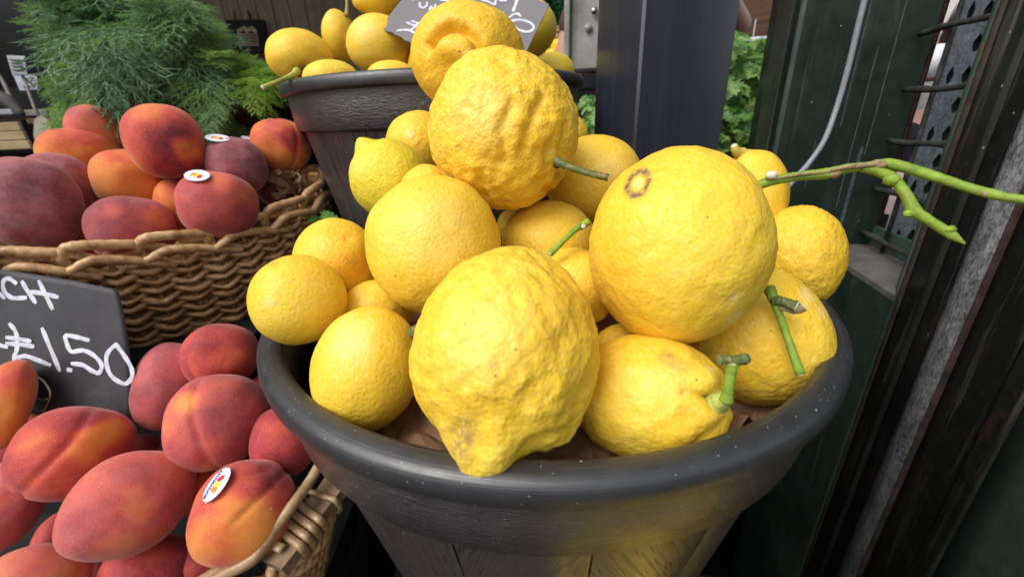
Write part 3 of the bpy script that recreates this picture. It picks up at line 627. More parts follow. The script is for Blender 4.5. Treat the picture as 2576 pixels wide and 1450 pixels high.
lem('rough orange yellow lemon at the far right overhanging the pot rim', (1893, 2137, 515, 778), .325, (-.4, -.2, .8), 1.0, lump=.03, wr=.02, wfreq=4, peb=.01, pfreq=12, level=5, seed=15, bumpy=.9, warm=.4, marks=[(.1, .0, .1, 0, .0)])
lm15 = lem('lemon with a stubby stalk standing behind the round one at the upper right', (1806, 1988, 375, 620), .348, (.2, -.9, .1), 1.12, nip=0, dent=0, lump=.03, seed=16, bumpy=.1, warm=.45, bumps=[([(-.45, .95)], .25, .08)])
stem(lm15, [(1866, 388, .34), (1852, 380, .336), (1846, 366, .333)], [.0052, .0036, .0028], mat_plain('yellow_stub', (.62, .48, .08), .6), 'stalk_stub')
lem('smooth lemon right behind the wrinkled lemon and its stalk', (1372, 1617, 338, 565), .37, (.8, .3, .3), 1.05, lump=.02, seed=17, bumpy=.2, warm=.25, marks=[(.55, .45, .15, 2, .5), (.3, .3, .3, 3, .3)])
lm17 = lem('shaded lemon between the largest and the round lemon, with a leaning stalk', (1262, 1505, 503, 720), .332, (.3, -.6, .2), 1.05, lump=.025, seed=18, bumpy=.2, warm=.3)
stem(lm17, [(1480, 557, .268), (1448, 577, .266), (1418, 605, .262), (1384, 638, .26)], [.0024, .0019, .0018, .0021], STEM)
stem(lm17, [(1463, 570, .266), (1468, 569, .262)], [.0019, .0017], STEM_DARK, 'side_knot')
lem('lemon wedged low between the largest and the round lemon', (1345, 1552, 622, 815), .285, (.5, -.8, .2), 1.1, nip=.06, lump=.02, seed=19, bumpy=.2, warm=.3)
lem('small dark sliver of a lemon deep in the middle of the heap', (1250, 1335, 524, 610), .363, lump=.03, seed=20, bumpy=.3, warm=.5, marks=[(0, 0, 3, 1, .2)])
lem('lemon peeping out at the back beside the navy post', (1370, 1480, 283, 400), .44, lump=.02, seed=21, bumpy=.4, warm=.3)
lem('thin slice of a lemon showing underneath the dull yellow one at the rim', (1900, 2080, 890, 1000), .301, lump=.02, seed=22, bumpy=.4, warm=.2)
lem('dark hidden lemon under the round one in the front pot', (1490, 1660, 812, 960), .275, lump=.02, seed=23, bumpy=.3, warm=.5)
# twig on the round lemon
tw = stem(lm2, [(1885, 478, .250), (1915, 463, .246), (1950, 453, .242), (2010, 443, .238), (2080, 436, .234), (2125, 425, .232), (2180, 419, .231), (2213, 416, .230)], [.0031, .0030, .0028, .0027, .0031, .0027, .0027, .0036], STEM, 'twig', cut=False, rough=.05)
stem(lm2, [(2205, 414, .230), (2240, 412, .229), (2300, 428, .224), (2370, 450, .218), (2440, 473, .212), (2487, 486, .208), (2540, 497, .203), (2650, 510, .195)], [.0028, .0029, .0028, .0025, .0023, .0025, .0021, .0020], STEM, 'twig_branch', cut=False, rough=.04)
t2_ = stem(lm2, [(2170, 421, .2305), (2205, 430, .229), (2240, 445, .227), (2265, 470, .225), (2285, 500, .223), (2300, 530, .222), (2330, 550, .220), (2375, 578, .217), (2400, 595, .215), (2428, 613, .213)], [.0025, .0026, .0030, .0026, .0028, .0032, .0025, .0025, .0022, .0005], STEM, 'twig_branch', cut=False, rough=.05)
for x, y, Z, r_, m_ in ((1941, 441, .240, .0034, CUT), (2098, 437, .2325, .0033, BARK), (2213, 414, .2285, .0038, BARK), (2245, 452, .2255, .0040, STEM), (2487, 486, .208, .0029, BARK), (2286, 537, .222, .0026, STEM), (2391, 577, .215, .0026, STEM)):
    V, Fc = ico(2); V = V * np.array([1.15, .8, .8]) * r_ * (1 + .2 * RNG.normal(size=(len(V), 1)) * .5) + P(x, y, Z); mk('knot', V, Fc, m_, tw)
q = smoothpath([P(1950, 449.5, .2385), P(2010, 439, .2352), P(2080, 432, .2315), P(2120, 421.5, .2292), P(2213, 412, .2275)], 6); V, Fc = tube(q, [.0004, .0008, .0007, .0012, .0018], 6); mk('bark_strip', V, Fc, BARK, tw)
# forked stalk of the dull yellow lemon
stem(lm13, [(1935, 725, .228), (1943, 745, .225), (1960, 790, .222), (1985, 860, .219), (2013, 940, .216)], [.0028, .0030, .0021, .0021, .0026], STEM)
stem(lm13, [(1945, 757, .224), (1965, 757, .220), (1985, 764, .217), (2003, 770, .215)], [.0028, .0026, .0026, .0034], STEM_DARK, 'stem_fork')
stem(lm13, [(1962, 770, .221), (1985, 778, .218), (2005, 779, .216), (2020, 772, .215)], [.0017, .0017, .0024, .0026], BARK, 'stem_fork')
# ---- rear pot -------------------------------------------------------------
GB = 'lemons in the rear pot'
def leb(*a, **k): k.setdefault('bumpy', .12); k.setdefault('warm', .30); return fruit('lemon', *a, group=GB, **k)
bl1 = leb('lemon with a brown scab and stalk at the left of the rear pot', (666, 840, 70, 212), .56, (-.2, .8, .0), 1.0, lump=.03, seed=31, marks=[(.0, -.50, .26, 0, 1.2), (.0, -.3, .35, 2, .5)])
stem(bl1, [(748, 178, .50), (735, 190, .49), (712, 200, .478), (690, 210, .47), (661, 221, .462)], [.0045, .0032, .0026, .0028, .0030], mat_plain('yellow_green_stalk', (.38, .38, .08), .6))
bl2 = leb('upright lemon with a thin stalk on top in the rear pot', (808, 900, 22, 156), .64, (0, 1, 0), 1.15, lump=.03, seed=32, marks=[(0, .8, .3, 0, .35), (.1, -.4, .3, 2, .4)])
stem(bl2, [(872, 40, .62), (873, 15, .62), (872, -15, .62)], [.0035, .0022, .0022], mat_plain('tan_stalk', (.36, .26, .08), .7))
leb('topmost lemon of the rear pot cut by the picture edge', (885, 1006, -40, 42), .60, lump=.02, seed=33)
leb('pale lemon with a dark smudge under the grey price board', (870, 1037, 32, 192), .58, (.6, .2, .6), 1.05, lump=.02, seed=34, marks=[(.50, -.10, .26, 0, .40), (-.4, .5, .5, 3, .3)])
leb('half sunk lemon in front at the rim of the rear pot', (760, 903, 149, 240), .50, (1, .1, .2), 1.15, lump=.02, seed=35, warm=.2)
leb('lemon top just showing over the rear rim next to the curled lemon', (920, 1050, 151, 240), .51, (1, 0, .2), 1.1, lump=.02, seed=36, warm=.2)
leb('dark greenish lemon in the shade behind the grey price board', (1235, 1401, -14, 150), .70, lump=.02, seed=37, marks=[(0, 0, 3, 1, .5)])
leb('low olive yellow lemon at the right rim of the rear pot', (1340, 1446, 130, 230), .62, lump=.02, seed=38, marks=[(0, 0, 3, 1, .35)])
for k, (x, y, z) in enumerate([(-.10, .66, 1.085), (-.02, .74, 1.09), (-.16, .76, 1.09), (-.03, .62, 1.075), (-.17, .66, 1.07)]):
    o = fruit('lemon', 'lemon buried under the others in the rear pot', (0, 10, 0, 10), .6, level=4, seed=60 + k, group='buried lemons of the rear pot') if k == 0 else None
    if k == 0: buried = o; bsz = .034 / (np.ptp(o_info[o.name][3][:, 0] * o_info[o.name][2][0]) / 2)
    else: o = buried.copy(); COL.objects.link(o)
    o.scale = (bsz,) * 3; o.rotation_euler = (k * .7, k * 1.3, 0); o.location = (x, y, z - .02)
# ---- crate of lemons on the low shelf right in front of the pot, mirrored in its glossy wall
V, Fc = box((.19, .045, .26), (.46, .26, .49)); mk('low_stand', V, Fc, STAND, label='low black stand in front of the pot', cat='stand', smooth=False)
k = 0
for iy in range(3):
    for ix in range(5):
        o = buried.copy(); COL.objects.link(o); o.scale = (bsz * 1.12,) * 3; o.rotation_euler = (ix, iy * 1.3, ix * iy)
        o.location = (.045 + ix * .078 + (iy % 2) * .02, -.04 + iy * .075, .522); o['label'] = 'loose lemon on the low stand below the front pot'; o['group'] = 'lemons on the low stand'
# ================================================================ peaches
def pch(group, label, bb, Z, **k):
    k.setdefault('suture', None); k.setdefault('lump', .045); k.setdefault('lfreq', 1.1); k.setdefault('level', 5); k.setdefault('elong', 1.0); return fruit('peach', label, bb, Z, group=group, cat='peach', **k)
GU, GD = 'peaches in the upper basket', 'peaches in the lower basket'
p1 = pch(GU, 'big red peach with a dark centre on top of the upper basket', (300, 522, 260, 450), .524, axis=(.5, -.3, .6), seed=1, blush=.40, marks=[(.05, .15, .5, .72), (.25, -.6, .55, .80), (-.1, -.9, .4, .75), (-.2, .8, .4, .28), (.4, -.25, .34, .20), (.38, .78, .2, .45), (-.75, .2, .25, .45)], grooves=[([(.38, -.22)], .1, .02)])
pch(GU, 'pinkish red peach at the back under the dill, left of the top one', (157, 318, 262, 400), .585, axis=(0, .2, 1), seed=2, blush=.42, bloom=.5, marks=[(.55, -.2, .4, .22), (-.5, .8, .3, .62)])
pch(GU, 'wide orange peach with a coral top at the left back', (83, 318, 320, 460), .574, axis=(.1, -.9, .3), elong=.9, seed=3, blush=.16, marks=[(-.3, .8, .6, .40), (.2, .8, .5, .42), (.2, .2, .08, .02)], grooves=[([(-.35, 1.0), (-.2, .8)], .14, .04)])
pch(GU, 'plain orange peach below the top peach', (220, 430, 375, 530), .545, axis=(0, -1, .2), seed=4, blush=.14, marks=[(-.25, .75, .3, .36), (-.2, .5, .08, .02)])
pch(GU, 'large dusky purple peach at the left edge of the upper basket', (-70, 217, 393, 628), .475, axis=(-.4, .7, .2), seed=5, blush=.80, bloom=.8, marks=[(.2, -.3, .5, .70)])
pch(GU, 'dusky maroon peach behind the large purple one', (32, 262, 383, 560), .526, axis=(.6, .5, .1), seed=6, blush=.74, bloom=.8, marks=[(.85, .1, .3, .40)])
pch(GU, 'dark red peach low behind the basket rim with an orange right side', (205, 447, 492, 660), .502, axis=(.1, .95, .3), seed=7, blush=.74, bloom=.3, dent=-.0, marks=[(.55, .35, .4, .36), (.7, .1, .2, .3), (-.3, .5, .2, .52)], grooves=[([(.05, .9), (.3, .95)], .16, .05)])
pch(GU, 'small orange peach squeezed behind the stickered red one', (383, 520, 448, 580), .555, axis=(0, 1, 0), seed=8, blush=.26, marks=[(.1, .8, .3, .6)])
p9 = pch(GU, 'crimson peach with a round sticker on its left shoulder at the basket rim', (437, 653, 430, 600), .522, axis=(.1, .9, .2), seed=9, blush=.55, bloom=.25, marks=[(.8, .35, .35, .22), (-.8, -.2, .3, .62), (.1, .75, .3, .42)])
p10 = pch(GU, 'purple plum coloured peach with a sticker on top', (512, 675, 343, 490), .56, axis=(.1, .9, .2), seed=10, blush=.86, bloom=.8, marks=[(-.2, -.3, .4, .74)])
pch(GU, 'orange and red peach with a crease at the right end beside the rear pot', (628, 783, 298, 435), .612, axis=(.3, .8, .2), suture=(.55, .3, .8), seed=11, blush=.30, marks=[(-.35, -.25, .45, .10), (.0, -.6, .4, .14), (.35, .3, .4, .66), (.0, .8, .3, .44), (.8, .2, .2, .42)])
p12 = pch(GU, 'peach hidden at the back with only its stickered edge showing', (600, 680, 341, 420), .645, seed=12, blush=.3, level=4)
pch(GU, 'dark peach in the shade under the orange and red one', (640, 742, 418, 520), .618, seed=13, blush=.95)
pch(GU, 'peach hidden under the purple one behind the rim', (120, 262, 552, 690), .52, seed=14, blush=.5, level=4)
pch(GD, 'red peach with a crease touching the bottom of the upper basket', (450, 650, 813, 975), .407, axis=(-.4, .6, .2), suture=(-.75, .4, .5), seed=21, blush=.56, marks=[(.1, -.1, .4, .40), (-.5, .8, .3, .66)])
pch(GD, 'deep red peach just right of the price board', (322, 524, 860, 1082), .414, axis=(.2, .8, .3), seed=22, blush=.62, bloom=.5, marks=[(.2, -.6, .5, .56), (-.2, -.9, .2, .36)])
pch(GD, 'bright pinkish peach standing high in the middle of the lower basket', (406, 676, 940, 1188), .362, axis=(-.35, .8, .1), suture=(-.55, .5, .8), seed=23, blush=.50, bloom=.35, marks=[(-.62, .30, .22, .12), (-.85, .0, .25, .30), (.85, -.1, .22, .22), (.1, .1, .4, .60), (.0, -.9, .14, .05), (.4, -.5, .4, .66)])
pch(GD, 'crimson peach half under the pot rim', (625, 803, 1013, 1202), .361, axis=(-.2, .9, .2), suture=(-.5, .8, .3), seed=24, blush=.60, marks=[(.0, .1, .5, .52)])
pch(GD, 'orange brown peach at the left edge in front of the price board', (-80, 97, 903, 1138), .369, axis=(0, 0, 1), seed=25, blush=.12, marks=[(.2, .7, .5, .34), (-.2, .6, .4, .36)])
pch(GD, 'yellow and dark red peach with a deep curved crease below the price board', (2, 346, 1020, 1262), .360, axis=(.15, .9, .1), elong=.9, seed=26, blush=.56, marks=[(.35, .35, .42, .10), (.1, .0, .3, .14), (-.55, .1, .3, .34), (.8, -.1, .4, .52), (.0, .75, .3, .70), (-.1, -.5, .4, .42)], grooves=[([(.02, .85), (-.06, .4), (-.14, .15), (-.35, -.35), (-.55, -.8)], .07, .06)], bumps=[([(.2, .4)], .3, .04)])
pch(GD, 'dusky red peach at the left edge of the lower basket', (-110, 142, 1138, 1398), .338, axis=(.2, .9, .1), seed=27, blush=.50, bloom=.6, marks=[(.7, -.2, .4, .62), (.3, .5, .3, .40)])
pch(GD, 'largest oval coral peach lying tilted at the front', (131, 495, 1132, 1413), .320, axis=(.80, .45, .1), elong=1.13, seed=28, blush=.42, bloom=.4, lump=.03, marks=[(.2, -.1, .3, .24), (-.35, -.6, .3, .52), (.1, .35, .35, .46), (.75, -.15, .3, .56), (.1, -.75, .3, .26), (-.7, -.3, .3, .56), (.0, .12, .16, .30), (.45, .5, .2, .36)])
p29 = pch(GD, 'orange and crimson peach with an oval sticker beside the lashed basket bar', (467, 744, 1154, 1428), .310, axis=(-.2, -.3, .9), suture=(.6, .75, .3), seed=29, blush=.40, marks=[(-.05, -.15, .5, .12), (.2, -.45, .5, .14), (-.5, -.5, .4, .16), (.3, .62, .35, .66), (.75, .1, .25, .56), (-.2, .6, .3, .42), (.0, .35, .2, .52)], grooves=[([(-.6, .55), (-.2, .50), (.2, .72)], .10, .03)])
pch(GD, 'coral peach cut by the bottom left corner', (-80, 235, 1364, 1570), .310, axis=(.2, .8, .1), seed=30, blush=.34, bloom=.5, marks=[(.4, .0, .3, .26), (-.3, .6, .4, .42)])
pch(GD, 'dark red peach at the bottom edge between two bigger ones', (235, 518, 1340, 1540), .345, axis=(.2, .8, .1), seed=31, blush=.66, marks=[(-.1, .6, .4, .48)])
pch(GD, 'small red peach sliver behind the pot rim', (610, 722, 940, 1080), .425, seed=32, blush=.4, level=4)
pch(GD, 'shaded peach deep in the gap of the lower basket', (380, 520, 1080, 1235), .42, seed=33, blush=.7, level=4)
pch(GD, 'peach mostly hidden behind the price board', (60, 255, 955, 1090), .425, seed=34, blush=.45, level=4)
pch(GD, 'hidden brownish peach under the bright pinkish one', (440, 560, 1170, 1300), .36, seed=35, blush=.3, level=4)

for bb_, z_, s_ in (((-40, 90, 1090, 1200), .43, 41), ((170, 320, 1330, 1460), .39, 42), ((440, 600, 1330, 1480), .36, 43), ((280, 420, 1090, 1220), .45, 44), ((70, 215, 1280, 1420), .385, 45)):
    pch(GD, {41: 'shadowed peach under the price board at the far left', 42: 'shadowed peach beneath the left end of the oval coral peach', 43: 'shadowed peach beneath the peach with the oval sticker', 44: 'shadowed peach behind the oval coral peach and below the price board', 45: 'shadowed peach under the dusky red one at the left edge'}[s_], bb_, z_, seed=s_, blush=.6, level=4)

# fruit stickers
def sticker(o, u, v, nrm_cam, r, lift=.0006, text=None, spin=0, printed=True):
    p, n0 = on_fruit(o, u, v); n = unit(np.array(nrm_cam, float) @ o_info[o.name][1]); p = p + n * lift
    a = unit(np.cross(n, cam_dir([math.sin(spin), math.cos(spin), .1]))); b = np.cross(n, a); ar = .78
    def disc(cu, cv, ru, rv, off, rot=0, k=28):
        V = []; 
        for z in (0, .00025):
            for i in range(k):
                t = 2 * math.pi * i / k; x, y = ru * math.cos(t), rv * math.sin(t); x, y = x * math.cos(rot) - y * math.sin(rot), x * math.sin(rot) + y * math.cos(rot)
                V.append(p + a * (cu + x) + b * (cv + y) + n * (off + z))
        return np.array(V), [tuple(range(k))[::-1], tuple(range(k, 2 * k))] + [(i, (i + 1) % k, k + (i + 1) % k, k + i) for i in range(k)]
    V, Fc = disc(0, 0, r, r * ar, 0); s = mk('sticker', V, Fc, STK, o, smooth=False)
    if printed:
        for cu, rot, m_ in ((-.34, .5, PR_R), (0, .25, PR_Y), (.30, -.3, PR_O)):
            V, Fc = disc(cu * r, .04 * r, .17 * r, .27 * r, .0003, rot, 14); mk('printed_blob', V, Fc, m_, s, smooth=False)
    if text:
        cu = bpy.data.curves.new('lettering', 'FONT'); cu.body = text; cu.size = r * .30; cu.align_x = 'CENTER'; cu.space_character = 1.0; cu.offset = r * .012
        tmp = bpy.data.objects.new('tmp', cu); COL.objects.link(tmp); me = bpy.data.meshes.new_from_object(tmp.evaluated_get(bpy.context.evaluated_depsgraph_get())); bpy.data.objects.remove(tmp)
        W = np.array([v.co for v in me.vertices]); Fx = [tuple(q.vertices) for q in me.polygons]
        yy = W[:, 1] - r * .50 + (W[:, 0] / r) ** 2 * r * .12
        V = p + np.outer(W[:, 0], a) + np.outer(yy, b) + n * .0006; mk('lettering', V, Fx, PR_B, s, smooth=False)
STK = mat_plain('sticker_white', (.72, .75, .86), .4, .5, .04, 60)
PR_R, PR_Y, PR_O, PR_B = (mat_plain(n, c, .5, .3, .05, 50) for n, c in (('print_red', (.55, .03, .03)), ('print_yellow', (.80, .60, .02)), ('print_orange', (.75, .25, .03)), ('print_violet', (.09, .06, .32))))
sticker(p9, -.40, .80, (-.22, .82, .50), .0150, .0016, spin=.35)
sticker(p10, -.42, .86, (-.05, .88, .42), .0140, .0022, spin=.15)
sticker(p12, -.3, .8, (.2, .9, .3), .0085, .001, printed=False)
sticker(p29, -.60, .42, (-.74, .30, .56), .0118, .0010, text='ADAMADOS', spin=-1.25)

# ================================================================ baskets
def curve_sampler(pts, n=12):
    q = smoothpath(pts, n); L = np.concatenate([[0], np.cumsum(np.linalg.norm(np.diff(q, axis=0), axis=1))])
    def f(s): return np.array([np.interp(s, L, q[:, i]) for i in range(3)]).T
    return f, L[-1], L, q
ub = thing('wicker_basket', (-.50, .56, .81), 'upper brown wicker basket heaped with peaches', 'basket', 'wicker fruit baskets')
kn = [(-120, 655, .375), (-20, 640, .398), (158, 628, .42), (350, 606, .457), (528, 577, .502), (668, 534, .548), (765, 492, .600), (806, 452, .66)]
rimp = [PY(x, y, Y) for x, y, Y in kn]
backp = [np.array([-.33, .735, .985]), np.array([-.46, .80, .965]), np.array([-.66, .68, .95]), np.array([-.76, .55, .945]), np.array([-.70, .42, .945])]
f, Ltot, Lk, qk = curve_sampler([np.array([-.70, .42, .945])] + rimp + backp, 14)
kS = [Lk[np.argmin(np.linalg.norm(qk - p, axis=1))] for p in rimp]
ctr = np.array([-.52, .58, .9])
def outn(s, e_=.004):
    t = f(s + e_) - f(s - e_); n = np.array([t[1], -t[0], 0]); n = unit(n); p = f(s); return n if n @ (p - ctr) > 0 else -n
# stakes at even spacing linked to the knuckles
stakes = sorted(set(list(np.arange(kS[1] - .066 * 3, kS[1] - .01, .066)) + kS[1:] + [(a + b) / 2 for a, b in zip(kS[1:-1], kS[2:])]))
allst = stakes + list(np.arange(kS[-1] + .035, Ltot - .02, .035))
DEPTH = .138
def wall_pt(s, d, inset=.10):     # d = depth below the rim
    p = f(s) - outn(s) * (d * inset); p[2] = p[2] - d; zz = .815 + (DEPTH - d) * 0; p[2] = max(p[2], .8135); return p
for i, s in enumerate(allst):
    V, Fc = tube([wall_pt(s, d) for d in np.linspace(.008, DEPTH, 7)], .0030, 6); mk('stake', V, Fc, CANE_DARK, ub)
rows = 18
s_lo, s_hi = kS[0] - .02, kS[-1] + .06
idx = np.interp
def stakephase(s): return np.interp(s, allst, np.arange(len(allst)))
for r_ in range(rows):
    d0 = .026 + (DEPTH - .032) * r_ / (rows - 1)
    ss = np.arange(s_lo, s_hi, .0045); pts = []; rad = []
    for s in ss:
        ph = stakephase(s); fr_ = ph - math.floor(ph + 1e-9); wv = math.cos(math.pi * (ph + r_))
        zig = .0058 * (abs((ph + r_) % 2 - 1) * 2 - 1)
        dd = d0 * (1 if s < kS[5] else 1) + zig + .0012 * math.sin(s * 90 + r_ * 5)
        pts.append(wall_pt(s, dd) + outn(s) * (.0058 * wv + .001)); rad.append(.0036 + .0005 * math.sin(s * 37 + r_ * 2.1) + .0005 * math.sin(s * 140 + r_))
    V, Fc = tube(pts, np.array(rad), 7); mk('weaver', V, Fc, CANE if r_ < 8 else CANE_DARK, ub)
# rolled border rods with a knuckle at each second stake
for j in range(len(kS) - 1):
    s0_, s1_ = kS[j], kS[j + 1]; sp = s1_ - s0_
    for layer in (0, 1):
        o_ = outn(s0_); pts = []
        if layer == 0:
            ctl = [(-.002, -.020, -.008), (-.004, -.006, -.001), (.004, .0045, .003), (.25 * sp, .0065, .005), (.6 * sp, .004, .004), (.97 * sp, .000, .001), (1.25 * sp, -.007, -.002), (1.5 * sp, -.012, -.004)]
            rad = np.array([.0045, .0056, .0060, .0056, .0056, .0052, .0045, .003])
        else:
            ctl = [(-.25 * sp, -.022, .004), (.02 * sp, -.0185, .0085), (.3 * sp, -.010, .0095), (.65 * sp, -.0125, .009), (1.02 * sp, -.0205, .0085), (1.4 * sp, -.031, .004)]
            rad = np.array([.004, .0052, .0054, .0054, .0050, .004])
        for ds, dz, do in ctl:
            s = s0_ + ds; p = f(s) + outn(s) * do; p[2] += dz - .003; pts.append(p)
        q = smoothpath(pts, 7); rr = np.interp(np.linspace(0, 1, len(q)), np.linspace(0, 1, len(rad)), rad) * (1 + .05 * np.sin(np.arange(len(q)) * 1.7 + j))
        V, Fc = tube(q, rr, 10); mk('border_cane', V, Fc, CANE, ub)
# looped end, back border and base of the upper basket
lp = [PY(806, 462, .655), PY(812, 440, .668), PY(800, 424, .675), PY(775, 424, .672), PY(762, 440, .665), PY(770, 470, .66)]
V, Fc = tube(smoothpath(lp, 8), .0062, 10); mk('border_cane', V, Fc, CANE, ub)
ss = np.arange(kS[-1] + .03, Ltot, .01)
for k in range(3):
    V, Fc = tube([f(s) + np.array([0, 0, -.004 - .008 * k]) + outn(s) * .003 * math.sin(s * 60 + k) for s in ss], .0055, 8); mk('border_cane', V, Fc, CANE, ub)
V, Fc = [], []; ss = np.linspace(.0, Ltot, 80)
for s in ss:
    for d in (.012, DEPTH + .0): V.append(wall_pt(s, d) - outn(s) * .006)
for i in range(len(ss) - 1): Fc.append((2 * i, 2 * i + 2, 2 * i + 3, 2 * i + 1))
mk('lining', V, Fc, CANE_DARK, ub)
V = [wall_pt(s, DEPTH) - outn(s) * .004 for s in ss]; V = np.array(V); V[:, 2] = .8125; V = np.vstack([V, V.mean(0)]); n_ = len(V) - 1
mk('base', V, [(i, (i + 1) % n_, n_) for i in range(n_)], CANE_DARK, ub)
pp = [PY(x, y, Y) for x, y, Y in ((690, 470, .60), (730, 455, .615), (770, 470, .625), (745, 500, .60), (700, 500, .585))]
# crumpled paper in the corner of the upper basket
def crumple(path, hgt, name, label, parent=None, amp=.012, seed=1, w=.03, mat=PAPER):
    q = smoothpath(path, 6); V, Fc = [], []; m = 9
    for i, p in enumerate(q):
        for j in range(m): t = j / (m - 1); V.append(p + np.array([0, 0, hgt * (t - .5)]) + cam_dir([0, 0, 1]) * .004 * math.sin(i * 2.1 + j * 1.9))
    V = np.array(V); V += amp * np.stack([perlin(V * 60 + 5 * a, seed + a) for a in range(3)], 1)
    for i in range(len(q) - 1):
        for j in range(m - 1): Fc.append((i * m + j, (i + 1) * m + j, (i + 1) * m + j + 1, i * m + j + 1))
    return mk(name, V, Fc, mat, parent, label=label if parent is None else None, cat='paper' if parent is None else None, smooth=False)
crumple(pp[:3] + [pp[3]], .035, 'wrapping_paper', 'crumpled brown paper in the corner of the upper basket', amp=.016)
V, Fc = box((-.56, .575, .735), (.46, .33, .15)); mk('display_riser', V, Fc, STAND, label='black riser box under the upper peach basket', cat='stand', smooth=False)

# lower basket
lb = thing('wicker_basket', (-.40, .26, .62), 'lower wicker basket with a wooden bar lashed to its rim', 'basket', 'wicker fruit baskets')
bx0, bx1 = P(690, 1425, .292), P(868, 1190, .348)
bar_dir = unit(bx1 - bx0); up_ = unit(np.array([0, 0, 1.]) - bar_dir[2] * bar_dir); side_ = np.cross(bar_dir, up_)
L_ = np.linalg.norm(bx1 - bx0) + .05
def longbox(c, n=14):   # a sawn bar with slightly uneven edges
    V, Fc = [], []; w, h = .0105, .0052
    for i in range(n + 1):
        x = (i / n - .0) * L_
        ring = [(-w, -h), (w, -h), (w * 1.0, -h * .2), (w, h), (w * .4, h * 1.04), (-w * .3, h), (-w, h)]
        for k, (a, b) in enumerate(ring): V.append(c + bar_dir * x + side_ * (a + RNG.normal() * .00025 + (.0006 * math.sin(i * 1.3) if k in (3, 6) else 0)) + up_ * (b + RNG.normal() * .0002))
    m = 7
    for i in range(n):
        for k in range(m): Fc.append((i * m + k, i * m + (k + 1) % m, (i + 1) * m + (k + 1) % m, (i + 1) * m + k))
    Fc += [tuple(range(m))[::-1], tuple(range(n * m, n * m + m))]; return np.array(V), Fc
V, Fc = longbox(bx0); mk('wooden_bar', V, Fc, GREYWOOD, lb, smooth=False)
rodA = [P(x, y, Z) for x, y, Z in ((470, 1500, .285), (560, 1445, .285), (640, 1400, .288), (690, 1330, .295), (735, 1270, .304), (775, 1215, .318), (805, 1165, .330), (822, 1120, .345))]
rodB = [P(x, y, Z) for x, y, Z in ((430, 1500, .292), (520, 1450, .290), (600, 1402, .291), (655, 1368, .296), (700, 1340, .302))]
V, Fc = tube(smoothpath(rodA, 8), np.array([.0044, .0044, .0046, .0042, .0040, .0040, .0042, .0040]), 12); mk('rim_rod', V, Fc, RATTAN, lb)
V, Fc = tube(smoothpath(rodB, 8), .0036, 10); mk('rim_rod', V, Fc, RATTAN, lb)
def lash(t, wdt=.0030, spread=0, gap=0):
    """one turn of split cane round bar and rod at distance t along the bar"""
    c = bx0 + bar_dir * t; pts = []
    for a, b in ((.0115, -.010), (.0130, -.002), (.0126, .0045), (.0100, .0068), (.000, .0078), (-.012, .0100), (-.0225, .0088), (-.0260, .000), (-.020, -.009), (-.004, -.0115), (.010, -.0125)):
        pts.append(c + side_ * a + up_ * b + bar_dir * (spread * (.013 - a) / .035))
    return tube(smoothpath(pts, 4), wdt, 8, flat=.6, up=up_)
if side_ @ cam_dir([1, 0, 0]) < 0: side_ = -side_
for k, t in enumerate((.016, .0225, .029, .0355)): V, Fc = lash(t, .0030, .004); mk('lashing_turn', V, Fc, RATTAN, lb)
V, Fc = lash(.052, .0024, -.004); mk('lashing_turn', V, Fc, RATTAN, lb)
q = [bx0 + bar_dir * .0095 + side_ * a + up_ * b for a, b in ((-.024, .004), (-.018, .0098), (-.008, .0098), (.0035, .0092))]
V, Fc = tube(smoothpath(q, 4), .0034, 8, flat=.5, up=up_); mk('lashing_end', V, Fc, RATTAN, lb)
# woven wall under the bar
wl = [P(x, y, Z) for x, y, Z in ((440, 1540, .285), (640, 1440, .29), (760, 1340, .305), (835, 1230, .335), (850, 1120, .38))]
qw = smoothpath(wl, 16)
for r_ in range(14):
    pts = []
    for i, p in enumerate(qw):
        pts.append(p + np.array([0, 0, -.014 - .0085 * r_ + .002 * math.sin(i * .9 + r_ * 3.1)]) + side_ * (.0035 * math.sin(i * .785 + math.pi * r_) - .004 - .0035 * r_))
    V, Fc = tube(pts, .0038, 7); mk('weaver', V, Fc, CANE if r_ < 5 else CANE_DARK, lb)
V, Fc = box((-.45, .235, .618), (.50, .25, .03)); mk('base', V, Fc, BLACK, lb, smooth=False)
# black plastic liner strip between the baskets
V, Fc = box((-.60, .405, .735), (.56, .012, .10)); mk('back_board', V, Fc, BLACK, lb, smooth=False)

